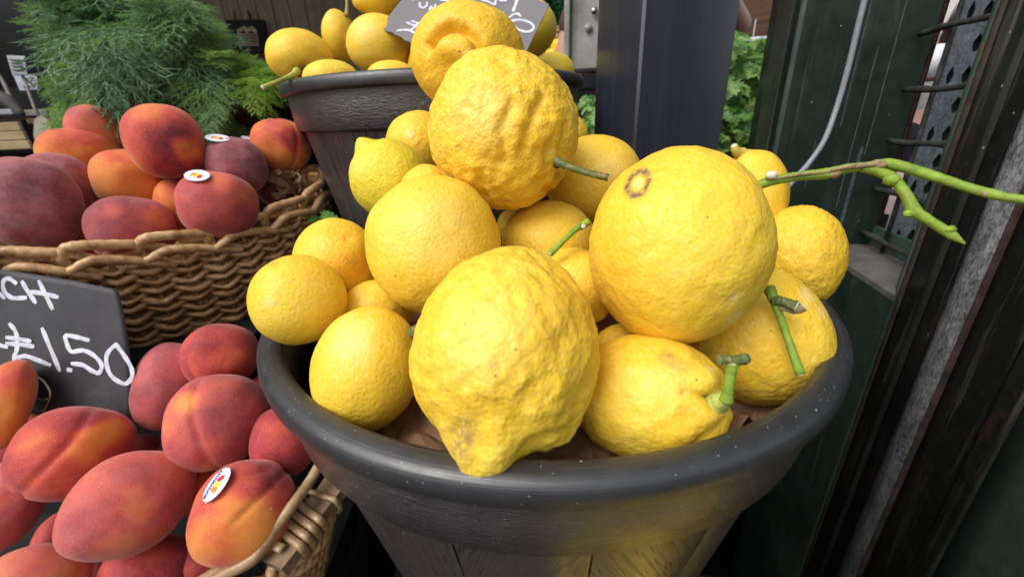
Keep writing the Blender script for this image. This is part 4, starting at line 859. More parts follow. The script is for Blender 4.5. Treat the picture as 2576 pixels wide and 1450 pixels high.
# ================================================================ price boards
def ribbon(pl, w, surf, thick=.0004):
    q = smoothpath([(x, y, 0) for x, y in pl], 6)[:, :2]; T = np.gradient(q, axis=0); T /= np.linalg.norm(T, axis=1)[:, None] + 1e-9; N = np.stack([-T[:, 1], T[:, 0]], 1)
    V, Fc = [], []; m = len(q); ww = w * (1 + .10 * np.sin(np.arange(m) * .9 + pl[0][0])); 
    q0 = q.copy(); q0[0] -= T[0] * w * .3; q0[-1] += T[-1] * w * .3
    ww[0] *= .7; ww[-1] *= .7
    for i in range(m):
        for sgn in (-1, 0, 1):
            for lift in (.0003,) : V.append(surf(*(q0[i] + N[i] * ww[i] / 2 * sgn), .0004 + (.0002 if sgn == 0 else 0)))
    for i in range(m - 1):
        for k in range(2): a = i * 3 + k; Fc.append((a, a + 1, a + 4, a + 3))
    return np.array(V), Fc
def board(name, label, top, bottom, surf, mat, n=26, m=18):
    t_ = smoothpath([(x, y, 0) for x, y in top], 10)[:, :2]; b_ = smoothpath([(x, y, 0) for x, y in bottom], 10)[:, :2]
    def rs(q): L = np.concatenate([[0], np.cumsum(np.linalg.norm(np.diff(q, axis=0), axis=1))]); s = np.linspace(0, L[-1], n + 1); return np.stack([np.interp(s, L, q[:, 0]), np.interp(s, L, q[:, 1])], 1)
    t_, b_ = rs(t_), rs(b_); V, Fc = [], []
    for lift in (0, -.0012):
        for i in range(n + 1):
            for j in range(m + 1):
                p = t_[i] + (b_[i] - t_[i]) * j / m
                if name == 'price_board' : pass
                V.append(surf(p[0], p[1], lift))
    K = (n + 1) * (m + 1)
    for i in range(n):
        for j in range(m): a = i * (m + 1) + j; Fc += [(a, a + 1, a + m + 2, a + m + 1), (K + a, K + a + m + 1, K + a + m + 2, K + a + 1)]
    edge = [i * (m + 1) for i in range(n + 1)] + [n * (m + 1) + j for j in range(1, m + 1)] + [i * (m + 1) + m for i in range(n - 1, -1, -1)] + [j for j in range(m - 1, 0, -1)]
    for a, b in zip(edge, edge[1:] + edge[:1]): Fc.append((a, b, K + b, K + a))
    return np.array(V), Fc
def surf_low(x, y, lift=0):
    Z = .396 + .003 * (1000 - y) / 350 - .03 * max(0, (x - 120) / 210) ** 2 * .35 - .006 * math.sin(max(0, min(1, (x - 150) / 180)) * math.pi)
    return P(x, y, Z - lift)
# right edge bows outward, so top and bottom curves are blended row by row
V, Fc = [], []; n, m = 30, 22
def low_edge(t): return np.array([np.interp(t, [0, .2, .4, .6, .8, 1], [298, 314, 325, 331, 334, 330]), 728 + 348 * t])
for lift in (0, -.0014):
    for i in range(n + 1):
        for j in range(m + 1):
            t = j / m; R_ = low_edge(t); L0 = np.array([-260, 655 + 360 * t]); s = i / n
            top = L0 + (R_ - L0) * s + np.array([0, (1 - t) * (-12) * math.sin(math.pi * s) * 1.0 + t * (-10) * math.sin(math.pi * s)]); V.append(surf_low(top[0], top[1], lift))
K = (n + 1) * (m + 1)
for i in range(n):
    for j in range(m): a = i * (m + 1) + j; Fc += [(a, a + 1, a + m + 2, a + m + 1), (K + a, K + a + m + 1, K + a + m + 2, K + a + 1)]
edge = [i * (m + 1) for i in range(n + 1)] + [n * (m + 1) + j for j in range(1, m + 1)] + [i * (m + 1) + m for i in range(n - 1, -1, -1)] + [j for j in range(m - 1, 0, -1)]
for a, b in zip(edge, edge[1:] + edge[:1]): Fc.append((a, b, K + b, K + a))
pb = thing('price_board', surf_low(100, 1000), 'dark price board reading CH and £1.50 in white marker', 'price board', None)
mk('board', V, Fc, BOARD, pb)
def L1(pts): return [(x * .3021, 656.9 + y * .3021) for x, y in pts]
for pl in ([(132, 182), (80, 145), (35, 155), (25, 215), (52, 268), (110, 305), (215, 302)], [(-60, 215), (35, 305)], [(-110, 150), (-80, 320)], [(185, 170), (235, 255), (295, 342)], [(325, 165), (370, 260), (435, 392)], [(245, 252), (360, 268), (478, 296)],
           [(80, 520), (125, 575), (143, 650), (138, 740), (120, 790), (118, 855)], [(55, 632), (150, 645), (250, 664)], [(55, 682), (160, 690), (275, 708)], [(150, 800), (200, 787), (260, 800), (415, 862)], [(-60, 680), (55, 712)],
           [(352, 560), (420, 725), (495, 905)], [(565, 900), (592, 906)], [(735, 655), (640, 630), (550, 617), (556, 680), (595, 750), (690, 740), (780, 780), (845, 860), (825, 925), (770, 912), (690, 862), (600, 850)],
           [(965, 690), (895, 765), (888, 860), (935, 960), (1040, 1018), (1098, 960), (1090, 880), (1035, 785), (968, 692)]):
    V, Fc = ribbon(L1(pl), 10.8, surf_low); mk('chalk_letter', V, Fc, CHALK, pb, smooth=False)
rg = [(x, y) for x, y in ((40, 962), (58, 945), (82, 944), (108, 958), (126, 985), (122, 1010), (108, 1035))]
V, Fc = tube(smoothpath([P(x, y, .385) for x, y in rg], 6), .0011, 8); mk('wire_clip', V, Fc, WIRE, pb)
V, Fc = tube(smoothpath([P(x, y, .386) for x, y in ((93, 1001), (105, 1004), (120, 1002))], 6), .0010, 8); mk('wire_clip', V, Fc, WIRE, pb)

A3, B3, C3 = P(959, 66, .545), P(1326, 126, .50), P(1381, 12, .53); n3 = unit(np.cross(B3 - A3, C3 - A3)); n3 = n3 if n3 @ (C - A3) > 0 else -n3
def surf_hi(x, y, lift=0): r = ray(x, y); return C + r * (((A3 - C) @ n3) / (r @ n3)) + n3 * lift
pg = thing('price_board', surf_hi(1180, 100), 'grey price board with a torn lower edge leaning on the rear lemons', 'price board', None)
out_ = [(959, 66), (985, 32), (1010, 0), (1055, -55), (1100, -113), (1200, -70), (1354, 0), (1378, 9), (1381, 14), (1350, 76), (1326, 126), (1300, 125), (1180, 118), (1036, 112), (1030, 104), (1018, 101), (1008, 92), (995, 88), (985, 80), (975, 79), (966, 75), (960, 70)]
nO = len(out_); V = np.array([surf_hi(x, y, l) for l in (0, -.0016) for x, y in out_])
mk('board', V, [tuple(range(nO)), tuple(range(nO, 2 * nO))[::-1]] + [(i, nO + i, nO + (i + 1) % nO, (i + 1) % nO) for i in range(nO)], BOARD2, pg, smooth=False)
def H(pts): return [(933.8 + x * .2, y * .2) for x, y in pts]
for pl, w in (([(612, 40), (612, 75), (640, 102), (680, 92), (705, 60), (700, 35)], 5), ([(738, 130), (752, 90), (790, 120), (810, 60)], 5), ([(535, -12), (530, 5)], 4), ([(575, -12), (570, 5)], 4),
              ([(790, -70), (860, -5), (975, 12)], 5.5), ([(1385, 0), (1470, 25), (1552, 62), (1565, 20), (1600, -60)], 5.5), ([(1600, -70), (1620, 5), (1700, 12)], 5.5), ([(1850, -60), (1825, 40), (1785, 140)], 8),
              ([(1880, 212), (1850, 180), (1790, 185), (1725, 235)], 5.5), ([(1740, 270), (1880, 255), (2000, 290), (2045, 345), (2000, 398), (1900, 395), (1820, 355), (1770, 290)], 6),
              ([(450, 288), (530, 320), (610, 345)], 5), ([(515, 270), (570, 290), (620, 318)], 5), ([(325, 392), (400, 380), (500, 380), (560, 330), (600, 290)], 5), ([(480, 382), (560, 425)], 5), ([(1600, 175), (1665, 165)], 4)):
    V, Fc = ribbon(H(pl), w, surf_hi); mk('chalk_letter', V, Fc, CHALK, pg, smooth=False)
# ================================================================ dill
DILL = mat_leaf('dill_green', (.14, .27, .13), (.36, .57, .08), .5)
def frond_template(seed, L=.16):
    rng = np.random.default_rng(seed); V, Fc, = [], []
    def blade(a, b, w, nrm):
        d = unit(b - a); s = unit(np.cross(d, nrm)) * w / 2; i = len(V); V.extend([a - s, a + s, b]); Fc.append((i, i + 1, i + 2))
    def strand(a, b, w, nrm):
        d = unit(b - a); s = unit(np.cross(d, nrm)) * w / 2; i = len(V); V.extend([a - s, a + s, b + s * .7, b - s * .7]); Fc.append((i, i + 1, i + 2)); Fc.append((i, i + 2, i + 3))
    main = [np.array([0., 0, 0])]; dz = 0
    for i in range(10): main.append(main[-1] + np.array([rng.normal() * .001, rng.normal() * .001, L / 10]))
    for i in range(10): strand(main[i], main[i + 1], .0022, np.array([1, .2, 0]) if i % 2 else np.array([0, 1, .1]))
    for i in range(2, 11):
        for sd_ in (-1, 1):
            t = i / 10; bl = L * .40 * (1.1 - t) + .012; az = sd_ * math.pi / 2 + rng.normal() * .5
            bd = unit(np.array([math.cos(az) * .35, math.sin(az), 1.1 + rng.normal() * .15])); a = main[i]; nb = 4
            for k in range(nb):
                b = a + bd * bl / nb; strand(a, b, .0016, np.array([1, 0, .1]))
                for q in range(4):
                    sgn = (1 if q % 2 else -1); dd = unit(bd + unit(np.cross(bd, [1., .2, 0])) * sgn * (.45 + .1 * q) + rng.normal(size=3) * .2); blade(b, b + dd * bl * (.38 - .03 * k) * rng.uniform(.7, 1.2), .0019, rng.normal(size=3))
                a = b; bd = unit(bd + rng.normal(size=3) * .05 + np.array([0, 0, .06]))
    return np.array(V), np.array(Fc)
TPL = [frond_template(s) for s in range(7)]
def bend(V, amount, L=.16):     # bend template (along +z) toward +x
    t = np.clip(V[:, 2] / L, 0, 1.4); a = amount * t; z = np.where(abs(amount) < 1e-3, V[:, 2], L / max(amount, 1e-3) * np.sin(a)); x = L / max(amount, 1e-3) * (1 - np.cos(a))
    return np.stack([x + V[:, 0] * np.cos(a), V[:, 1], z - V[:, 0] * np.sin(a)], 1)
def dill(label, clumps, seed):
    """clumps: region x, y, sx, sy, depth, direction in view, droop, scale, n clumps, fronds per clump, tone"""
    rng = np.random.default_rng(seed); Vs, Fs, Ts, n = [], [], [], 0
    for (x, y, sx, sy, Z, dx, dy, dzc, bendv, sc, nc, nf, tone) in clumps:
        for _ in range(nc):
            cx, cy, cz = x + rng.uniform(-1, 1) * sx, y + rng.uniform(-1, 1) * sy, Z + rng.normal() * .03
            d0 = np.array([dx, dy, dzc]) + rng.normal(size=3) * np.array([.38, .30, .3]); t0 = tone + rng.normal() * .13; b0 = bendv + rng.normal() * .3; s0_ = sc * rng.uniform(.8, 1.25)
            for _ in range(nf):
                V, Fc = TPL[rng.integers(7)]; V = bend(V, max(.05, b0 + rng.normal() * .18)) * s0_ * rng.uniform(.8, 1.12)
                d = unit(cam_dir(d0 + rng.normal(size=3) * .10)); g = np.array([0, 0, -1.]) + rng.normal(size=3) * .12
                gx = unit(g - g @ d * d); gy = np.cross(d, gx); R_ = np.stack([gx, gy, d])
                p = P(cx + rng.normal() * 9, cy + rng.normal() * 9, cz + rng.normal() * .01)
                Vs.append(p + V @ R_); Fs.append(Fc + n); n += len(V); Ts.append(np.full(len(V), np.clip(t0 + rng.normal() * .07, 0, 1)))
    return mk('dill_bunch', np.concatenate(Vs), np.concatenate(Fs), DILL, label=label, cat='dill', group='bunches of dill', smooth=False, attrs={'tone': np.concatenate(Ts)})
dill('left bunch of dill with sprays sticking out to the left', [
    (340, 40, 45, 45, .80, -.5, .1, .5, .8, .62, 12, 6, .34), (315, 130, 40, 45, .77, -.8, -.25, .5, .8, .58, 18, 6, .45), (285, 195, 40, 30, .74, -.7, -.5, .5, .7, .54, 18, 6, .60),
    (240, 248, 38, 20, .71, -.2, -1, .4, .6, .44, 12, 6, .55), (235, 45, 14, 8, .80, -1, .10, .1, .2, .78, 2, 3, .30), (230, 95, 8, 6, .80, -1, .02, .1, .1, .60, 1, 2, .4), (240, 150, 10, 10, .78, -1, -.1, .2, .4, .55, 2, 3, .5), (340, -40, 50, 10, .82, -.1, .1, .5, 1.0, .8, 6, 5, .4)], 1)
dill('middle bunch of dill, blue green and drooping towards the peaches', [
    (400, -10, 90, 20, .78, 0, -.2, .9, 1.3, .85, 14, 7, .12), (400, 70, 85, 35, .74, .05, -.8, .8, 1.1, .82, 20, 7, .10), (350, 140, 60, 30, .71, -.1, -1, .6, .9, .75, 17, 7, .18),
    (460, 140, 60, 35, .70, .25, -1, .6, .9, .78, 18, 7, .10), (480, 195, 60, 18, .68, .3, -1, .4, .7, .66, 9, 5, .16), (340, 200, 55, 20, .68, -.1, -1, .4, .6, .66, 9, 5, .28),
    (370, 110, 12, 6, .66, .0, -.6, .7, 1.4, .95, 1, 9, .0), (420, 60, 12, 6, .68, .3, -.5, .7, 1.4, .95, 1, 9, .05), (350, 150, 8, 8, .65, .0, -1, .5, 1.0, .8, 1, 8, .03), (480, 120, 10, 8, .66, .4, -.8, .6, 1.2, .9, 1, 9, .12), (300, 170, 8, 8, .66, -.3, -1, .5, .9, .7, 1, 7, .3), (440, 190, 10, 6, .64, .1, -1, .4, .6, .7, 1, 6, .15),
    (490, 50, 30, 30, .75, .5, -.6, .7, 1.2, .8, 8, 6, .2), (545, 232, 25, 6, .66, .3, -1, .35, .4, .52, 3, 4, .34)], 2)
dill('right bunch of dill, bright green, lying over the tub beside the rear pot', [
    (465, 10, 20, 30, .82, .5, -.3, .5, 1.2, .72, 8, 5, .62), (485, 90, 18, 35, .79, .7, -.7, .4, 1.0, .66, 9, 5, .55), (525, 165, 28, 15, .76, .9, -.5, .3, .6, .62, 9, 5, .70), (590, 195, 45, 10, .73, 1, -.15, .3, .4, .52, 14, 5, .85), (635, 212, 30, 6, .73, 1, -.02, .2, .3, .42, 8, 5, .95), (555, 150, 20, 15, .75, 1, -.3, .3, .6, .55, 6, 5, .7)], 3)

# ================================================================ parsley
PARS = mat_leaf('parsley_green', (.12, .32, .06), (.50, .74, .25), .25, tone=False)
def parsley_leaf(seed):
    rng = np.random.default_rng(seed); V, Fc = [(0, 0, 0)], []; 
    for lobe, ang in enumerate((-62, 0, 62)):
        a = math.radians(ang + rng.normal() * 6); L = .022 if ang == 0 else .018; pts = []
        prof = [(0, .05), (.22, .12), (.40, .46), (.46, .22), (.66, .50), (.66, .24), (.86, .36), (.84, .14), (1.0, .0)]
        left = [(L * u, L * v * .8) for u, v in prof]; right = [(L * u, -L * v * .8) for u, v in prof[::-1]][1:]
        mid = [(L * u, 0) for u in (.2, .45, .7)]
        base = len(V); ring = left + right
        for x, y in ring: V.append((x * math.cos(a) - y * math.sin(a), x * math.sin(a) + y * math.cos(a), -.9 * (x * x) / .02 * .35 + abs(y) * .35 + rng.normal() * .0004))
        cbase = len(V); cx = L * .45; V.append((cx * math.cos(a), cx * math.sin(a), -.002))
        m = len(ring)
        for i in range(m - 1): Fc.append((cbase, base + i, base + i + 1))
        Fc.append((cbase, base + m - 1, 0)); Fc.append((cbase, 0, base))
    return mesh_of('leaf', V, Fc)
LEAVES = [parsley_leaf(s) for s in range(5)]
for l in LEAVES: l.materials.append(PARS)
def parsley(label, cells, seed, scale=1.0, cat='parsley', name='parsley_bunch'):
    rng = np.random.default_rng(seed); c = P(*cells[0][:3]); t = thing(name, c, label, cat, 'bunches of flat leaf parsley')
    for x, y, Z, sx, sy, cnt in cells:
        for _ in range(cnt):
            p = P(x + rng.uniform(-1, 1) * sx, y + rng.uniform(-1, 1) * sy, Z + rng.uniform(-.05, .04))
            o = bpy.data.objects.new('leaf', LEAVES[rng.integers(5)]); COL.objects.link(o); place(o, p, t)
            n = unit(cam_dir([rng.normal() * .5 - .1, .55 + rng.normal() * .4, .75 + rng.normal() * .3])); d = unit(cam_dir([rng.normal() * .8, -.6 + rng.normal() * .6, .2])); d = unit(d - d @ n * n)
            o.rotation_mode = 'QUATERNION'; o.rotation_quaternion = Matrix([list(v) for v in np.stack([d, np.cross(n, d), n], 1)]).to_quaternion(); s = scale * rng.uniform(1.0, 1.75); o.scale = (s, s, s)
    for _ in range(16):
        x, y, Z, sx, sy, cnt = cells[rng.integers(len(cells))]; a = P(x + rng.uniform(-1, 1) * sx, y + rng.uniform(-1, 1) * sy, Z + .02)
        b = a + cam_dir([rng.normal() * .03, -.05 - rng.random() * .04, -.02]); mid = (a + b) / 2 + cam_dir([rng.normal() * .012, .012, .012])
        V, Fc = tube(smoothpath([a, mid, b], 5), .0012 * scale, 6); mk('stalk', V, Fc, PARST, t)
    return t
PARST = mat_plain('parsley_stalk', (.20, .38, .08), .4, .4, .2, 60)
parsley('bunch of flat leaf parsley between the navy post and the green column', [(1865, 230, .86, 72, 130, 150), (1860, 330, .84, 70, 50, 50), (1835, 115, .92, 35, 35, 26), (1890, 160, .88, 45, 50, 40)], 5)
parsley('small bunch of parsley in the gap between the rear pot and the navy post', [(1492, 290, 1.0, 16, 48, 34)], 6, .9)
V, Fc = box(P(1865, 330, 1.05) + np.array([0, .02, -.1]), (.40, .10, .42)); mk('dark_crate', V, Fc, BLACK, label='black crate behind the parsley', cat='crate', smooth=False)
V, Fc = box((.62, .98, .42), (.30, .34, .84)); mk('black_table', V, Fc, STAND, label='black clothed table under the parsley', cat='table', smooth=False)
# white tray and price cards behind the parsley
V, Fc = box(P(1915, 108, 1.7), (.14, .12, .03), bev=.004); tr = mk('produce_tray', V, Fc, WHITE, label='white produce tray behind the parsley', cat='tray', smooth=False)
for k, (x, y, h, w_) in enumerate(((1898, 72, .055, .022), (1937, 75, .10, .03))):
    p = P(x, y, 1.5); ax_ = np.stack([unit([.5, .86, 0]), unit([-.86, .5, 0]), [0, 0, 1.]]); V, Fc = box(p, (w_, .003, h), ax_); mk('price_card', V, Fc, WHITE, label=('small' if k == 0 else 'taller') + ' white price card edge behind the parsley', cat='price card', group='price cards behind the parsley', smooth=False)
V, Fc = box((.95, 1.75, .58), (.5, .45, 1.16)); mk('rear_table', V, Fc, mat_plain('dark_red_cloth', (.10, .03, .02), .8, .2), label='dark reddish table behind the parsley', cat='table', smooth=False)

# ================================================================ things in the gap left of the post
GREYB = mat_metalpaint('grey_enamel', (.30, .30, .27), .35, .35, dirt=(.12, .11, .10))
eb = thing('electrical_box', (.215, 1.13, 1.05 + .098), 'grey metal electrical box behind the rear pot beside the navy post', 'electrical box')
ax_ = np.stack([[math.cos(.12), -math.sin(.12), 0], [math.sin(.12), math.cos(.12), 0], [0, 0, 1.]])
V, Fc = box((.222, 1.14, 1.05 + .098 + .17), (.115, .06, .34), ax_, .006); mk('cover', V, Fc, GREYB, eb, smooth=False)
V, Fc = box((.154, 1.115, 1.05 + .098 + .17), (.012, .03, .345), ax_, .002); mk('side_lip', V, Fc, GREYB, eb, smooth=False)
V, Fc = tube([np.array([.215, 1.104, 1.05 + .218]), np.array([.215, 1.1, 1.05 + .218])], .0075, 12); mk('screw', V, Fc, WIRE, eb)
V, Fc = tube([np.array([.203, 1.108, 1.05 + .186]), np.array([.203, 1.106, 1.05 + .186])], .009, 16); mk('knockout', V, Fc, GREYB, eb)
V, Fc = box((.272, 1.118, 1.05 + .25), (.008, .02, .2)); mk('red_conduit', V, Fc, mat_plain('red_plastic', (.32, .05, .03), .5), label='red conduit edge beside the electrical box', cat='conduit', smooth=False)
V, Fc = box((.22, 1.16, 1.05 + .075), (.34, .12, .03)); mk('black_shelf', V, Fc, BLACKPLASTIC, label='black shelf under the electrical box', cat='shelf', smooth=False)
# hedge wall, far wicker baskets and yellow peppers
HEDGE = mat_leaf('hedge_green', (.015, .075, .03), (.05, .22, .09), .4)
rng = np.random.default_rng(11); Vs, Fs, Ts, n = [], [], [], 0
for _ in range(2600):
    p = P(1385 + rng.uniform(-1, 1) * 60, 10 + rng.uniform(-1, 1) * 75, 3.6 + rng.random() * .12); d = unit(rng.normal(size=3)); e_ = unit(np.cross(d, rng.normal(size=3))); s = .022
    Vs.append([p, p + d * s + e_ * s * .45, p + d * s * 2, p + d * s - e_ * s * .45]); Fs.append([n, n + 1, n + 2, n + 3]); Ts += [rng.random()] * 4; n += 4
mk('hedge_wall', np.concatenate(Vs), np.array(Fs), HEDGE, label='green artificial hedge far behind the rear pot', cat='hedge', smooth=False, attrs={'tone': np.array(Ts)})
V, Fc = box(P(1385, 10, 3.9), (.9, .05, .8)); mk('hedge_backing', V, Fc, mat_plain('hedge_back', (.01, .04, .02), .8), label='dark green board behind the hedge leaves', cat='panel', smooth=False)
FARW = mat_cane('far_wicker', (.33, .17, .07), (.48, .28, .13), (.14, .07, .03))
for k, (y0, y1, Z) in enumerate(((68, 92, 2.6), (92, 150, 2.5))):
    t = thing('far_basket', P(1420, y1, Z), ('upper' if k == 0 else 'lower') + ' small wicker basket far behind the yellow peppers', 'basket', 'far wicker baskets')
    for r_ in range(7 if k else 4):
        y = y0 + (y1 - y0) * (r_ + .5) / (7 if k else 4); V, Fc = tube([P(1345 + 9 * i, y + 1.6 * math.sin(i * 1.6 + math.pi * r_), Z - .01 * math.sin(i * 1.6 + math.pi * r_)) for i in range(16)], .012, 6); mk('weaver', V, Fc, FARW, t)
def pepper(x, y, Z, s, label):
    V, Fc = ico(4); V = V.copy(); a = np.arctan2(V[:, 1], V[:, 0]); r = 1 + .10 * np.abs(np.cos(a * 2)) - .05; top = np.exp(-((1 - V[:, 2]) / .25) ** 2)
    W = np.stack([V[:, 0] * r, V[:, 1] * r, V[:, 2] * 1.15 - top * .25], 1) * s + P(x, y, Z); o = mk('yellow_pepper', W, Fc, PEP, label=label, cat='pepper', group='yellow peppers behind the rear pot')
    V, Fc = tube(smoothpath([P(x, y, Z) + np.array(v) * s for v in ((0, 0, .85), (.05, 0, 1.15), (.18, 0, 1.4))], 4), s * .12, 8); mk('stalk', V, Fc, PARST, o)
PEP = mat_plain('pepper_skin', (.85, .50, .01), .2, .6, .1, 8)
pepper(1407, 118, 2.2, .045, 'yellow pepper standing upright with a green stalk')
pepper(1425, 146, 2.15, .042, 'yellow pepper lying lower at the right')
pepper(1390, 140, 2.2, .040, 'yellow pepper half hidden behind the olive lemon')
V, Fc = box((.35, 2.2, .62), (.55, .4, 1.24)); mk('pepper_table', V, Fc, STAND, label='black clothed table under the yellow peppers', cat='table', smooth=False)

# ================================================================ far left
tb = thing('tote_bag', P(617, 130, 4.6), 'black tote bag with a printed crate drawing hanging on the plank wall', 'bag')
def PQ(pts, Z=4.6): return [P(x, y, Z) for x, y in pts]
oc = PQ([(566, 50), (662, 50), (668, 128), (640, 134), (585, 132), (574, 126)]); V = np.array(oc + [p + np.array([0, .06, 0]) for p in oc]); n = 6
mk('bag_body', V, [tuple(range(n))[::-1], tuple(range(n, 2 * n))] + [(i, (i + 1) % n, n + (i + 1) % n, n + i) for i in range(n)], BLACK, tb, smooth=False)
V, Fc = tube(smoothpath(PQ([(588, 52), (590, 20), (600, -30)]), 5), .012, 6, .3); mk('handle', V, Fc, BLACK, tb)
V, Fc = tube(smoothpath(PQ([(630, 52), (622, 25), (604, -30)]), 5), .012, 6, .3); mk('handle', V, Fc, BLACK, tb)
CREAM = mat_plain('cream_print', (.50, .42, .28), .8, .2, .1, 20)
for y in (86, 93, 100, 107, 113): V, Fc = tube(PQ([(597 + (y - 86) * .15, y), (646 + (y - 86) * .15, y + 1)], 4.58), .009, 5, .3); mk('printed_line', V, Fc, CREAM, tb)
for x in (597, 646): V, Fc = tube(PQ([(x, 82), (x + 4, 117)], 4.58), .007, 5, .3); mk('printed_line', V, Fc, CREAM, tb)
for k in range(7): V, Fc = ico(1); mk('printed_bunch', V * np.array([.028, .004, .026]) + P(602 + k * 6.5, 78 - (k % 3) * 3, 4.58), Fc, CREAM, tb)
# card reader on a stalk
cr = thing('card_reader', P(48, 190, 1.3), 'small tablet screen on a thin stalk at the far left', 'tablet')
q4 = PQ([(16, 139), (62, 141), (72, 190), (32, 190)], 1.3); V = np.array(q4 + [p + ray(50, 160) * .012 for p in q4]); Fb = [(0, 1, 2, 3), (7, 6, 5, 4)] + [(i, i + 4, (i + 1) % 4 + 4, (i + 1) % 4) for i in range(4)]
mk('case', V, Fb, mat_plain('steel_grey', (.16, .19, .22), .4), cr, smooth=False)
q4 = PQ([(19, 142), (60, 144), (69, 187), (34, 187)], 1.297); V = np.array(q4 + [p + ray(50, 160) * .002 for p in q4]); mk('screen', V, Fb, mat_plain('dark_teal_screen', (.015, .05, .055), .2, .6, .5, 40), cr, smooth=False)
for k, y in enumerate((150, 158, 166, 175)): V, Fc = tube(PQ([(24 + k * 2, y), (52 + k * 3, y + 1)], 1.293), .0022, 5, .3); mk('screen_line', V, Fc, mat_plain('screen_text', (.06, .12, .12), .4), cr)
V, Fc = tube(PQ([(58, 192), (72, 230), (86, 268), (106, 312)], 1.31), .0045, 8); mk('stalk', V, Fc, mat_plain('grey_stalk', (.17, .15, .14), .5), cr)
# lettered card, with its worn print
q4 = PQ([(34, 190), (92, 186), (96, 225), (50, 228)], 1.5); V = np.array(q4 + [p + ray(50, 160) * .004 for p in q4]); lc = mk('notice_card', V, Fb, mat_plain('lilac_card', (.30, .30, .36), .7), label='pale notice card with faint dark letters behind the tablet stalk', cat='card', smooth=False)
for k, (x, y) in enumerate(((58, 200), (68, 200), (78, 197), (78, 209), (62, 220), (74, 219), (84, 217))): V, Fc = box(P(x, y, 1.493), (.007, .002, .010)); mk('printed_mark', V, Fc, mat_plain('ink', (.06, .06, .07), .7), lc, smooth=False)
# pallet, paper bag, table edge, dark stuff
pal = thing('slatted_crate', P(30, 385, 1.55), 'pale slatted wooden crate at the left edge', 'crate'); PALE = mat_wood('pale_pine', (.34, .25, .13), (.50, .39, .22), (1, 4, 4), 8)
for k, y in enumerate((322, 345, 368)): V, Fc = box(P(-60 + k * 12, y, 1.55 - .01 * k), (.34, .012, .030), bev=.002); mk('slat', V, Fc, PALE, pal, smooth=False)
V, Fc = box(P(-20, 345, 1.60), (.30, .02, .12)); mk('inner_board', V, Fc, BLACK, pal, smooth=False)
V, Fc = box(P(40, 306, 1.75) + np.array([0, .1, 0]), (.50, .25, .02)); mk('counter_top', V, Fc, mat_wood('counter_wood', (.10, .06, .03), (.2, .12, .06)), label='brown wooden counter edge at the far left', cat='counter', smooth=False)
pbg = [P(x, y, 1.22) for x, y in ((86, 300), (104, 288), (120, 300), (132, 330), (128, 372), (92, 372), (84, 340))]; V = np.array(pbg + [p + ray(110, 330) * .06 for p in pbg]); n = 7
mk('paper_bag', V, [tuple(range(n)), tuple(range(n, 2 * n))[::-1]] + [(i, n + i, n + (i + 1) % n, (i + 1) % n) for i in range(n)], mat_plain('beige_paper', (.26, .23, .19), .8, .2, .2, 10), label='beige paper bag folded open behind the orange peach at the left', cat='bag', smooth=False)
for k, (x, y, w_, h_, Z, c_) in enumerate(((25, 282, .07, .02, 1.6, (.34, .35, .38)), (100, 284, .11, .022, 1.62, (.24, .22, .18)))):
    V, Fc = box(P(x, y, Z), (w_, .05, h_), bev=.003); mk('carton', V, Fc, mat_plain('carton_grey', c_, .7), label=('white' if k == 0 else 'beige') + ' small carton on the counter at the far left', cat='carton', group='small cartons on the counter', smooth=False)
V, Fc = box(P(60, 262, 1.9), (.6, .2, .12)); mk('black_case', V, Fc, BLACK, label='black case on the counter at the far left', cat='case', smooth=False)
V, Fc = tube(smoothpath([P(-20, 170, 1.5), P(5, 200, 1.5), P(35, 262, 1.5)], 6), .006, 8); mk('strap', V, Fc, mat_plain('beige_strap', (.22, .2, .17), .7), label='beige strap hanging at the far left', cat='strap')
V, Fc = tube(smoothpath([P(-30, 240, 1.45), P(20, 255, 1.45), P(58, 288, 1.45)], 6), np.array([.03, .024, .008]), 8); mk('dusty_tube', V, Fc, mat_plain('grey_dusty', (.07, .065, .062), .8), label='dusty grey tube lying at the far left', cat='tube')
# scraps of leaf behind the lemons
for k, (x, y, Z) in enumerate(((806, 547, .56), (828, 542, .565), (812, 550, .55))):
    o = bpy.data.objects.new('fallen_leaf', LEAVES[k]); COL.objects.link(o); place(o, P(x, y, Z)); o.rotation_euler = (.5, .3 * k, 1.2 * k); o.scale = (1.1,) * 3; tag(o, ('left', 'right', 'lower')[k] + ' loose green leaf between the upper basket and the lemons', 'leaf', 'loose leaves behind the lemons')

# ================================================================ people seen through the gaps
SKIN = mat_plain('skin', (.52, .30, .23), .5, .4, .08, 20); SHIRT = mat_plain('white_cotton', (.60, .58, .57), .85, .2, .06, 14, .002, 20); TROUS = mat_plain('dark_cloth', (.012, .012, .018), .8, .2, .2, 20)
SHIRT_B = mat_plain('brown_cloth', (.09, .05, .035), .85, .2, .1, 14); HAIR = mat_plain('dark_hair', (.015, .01, .008), .6, .3, .3, 60, .002, 200)
def skin_mesh(name, nodes, edges, mat, parent, sub=1, root=0):
    """nodes: (point, radius x, radius y)"""
    me = bpy.data.meshes.new(name); org = WLOC[parent.name]
    me.from_pydata([tuple(np.array(p) - org) for p, *_ in nodes], edges, []); o = bpy.data.objects.new(name, me); COL.objects.link(o); me.materials.append(mat); place(o, org, parent)
    o.modifiers.new('skin', 'SKIN').use_smooth_shade = True
    for i, (_, a, b) in enumerate(nodes): me.skin_vertices[0].data[i].radius = (a, b); me.skin_vertices[0].data[i].use_root = (i == root)
    s = o.modifiers.new('sub', 'SUBSURF'); s.levels = sub; s.render_levels = sub; return o
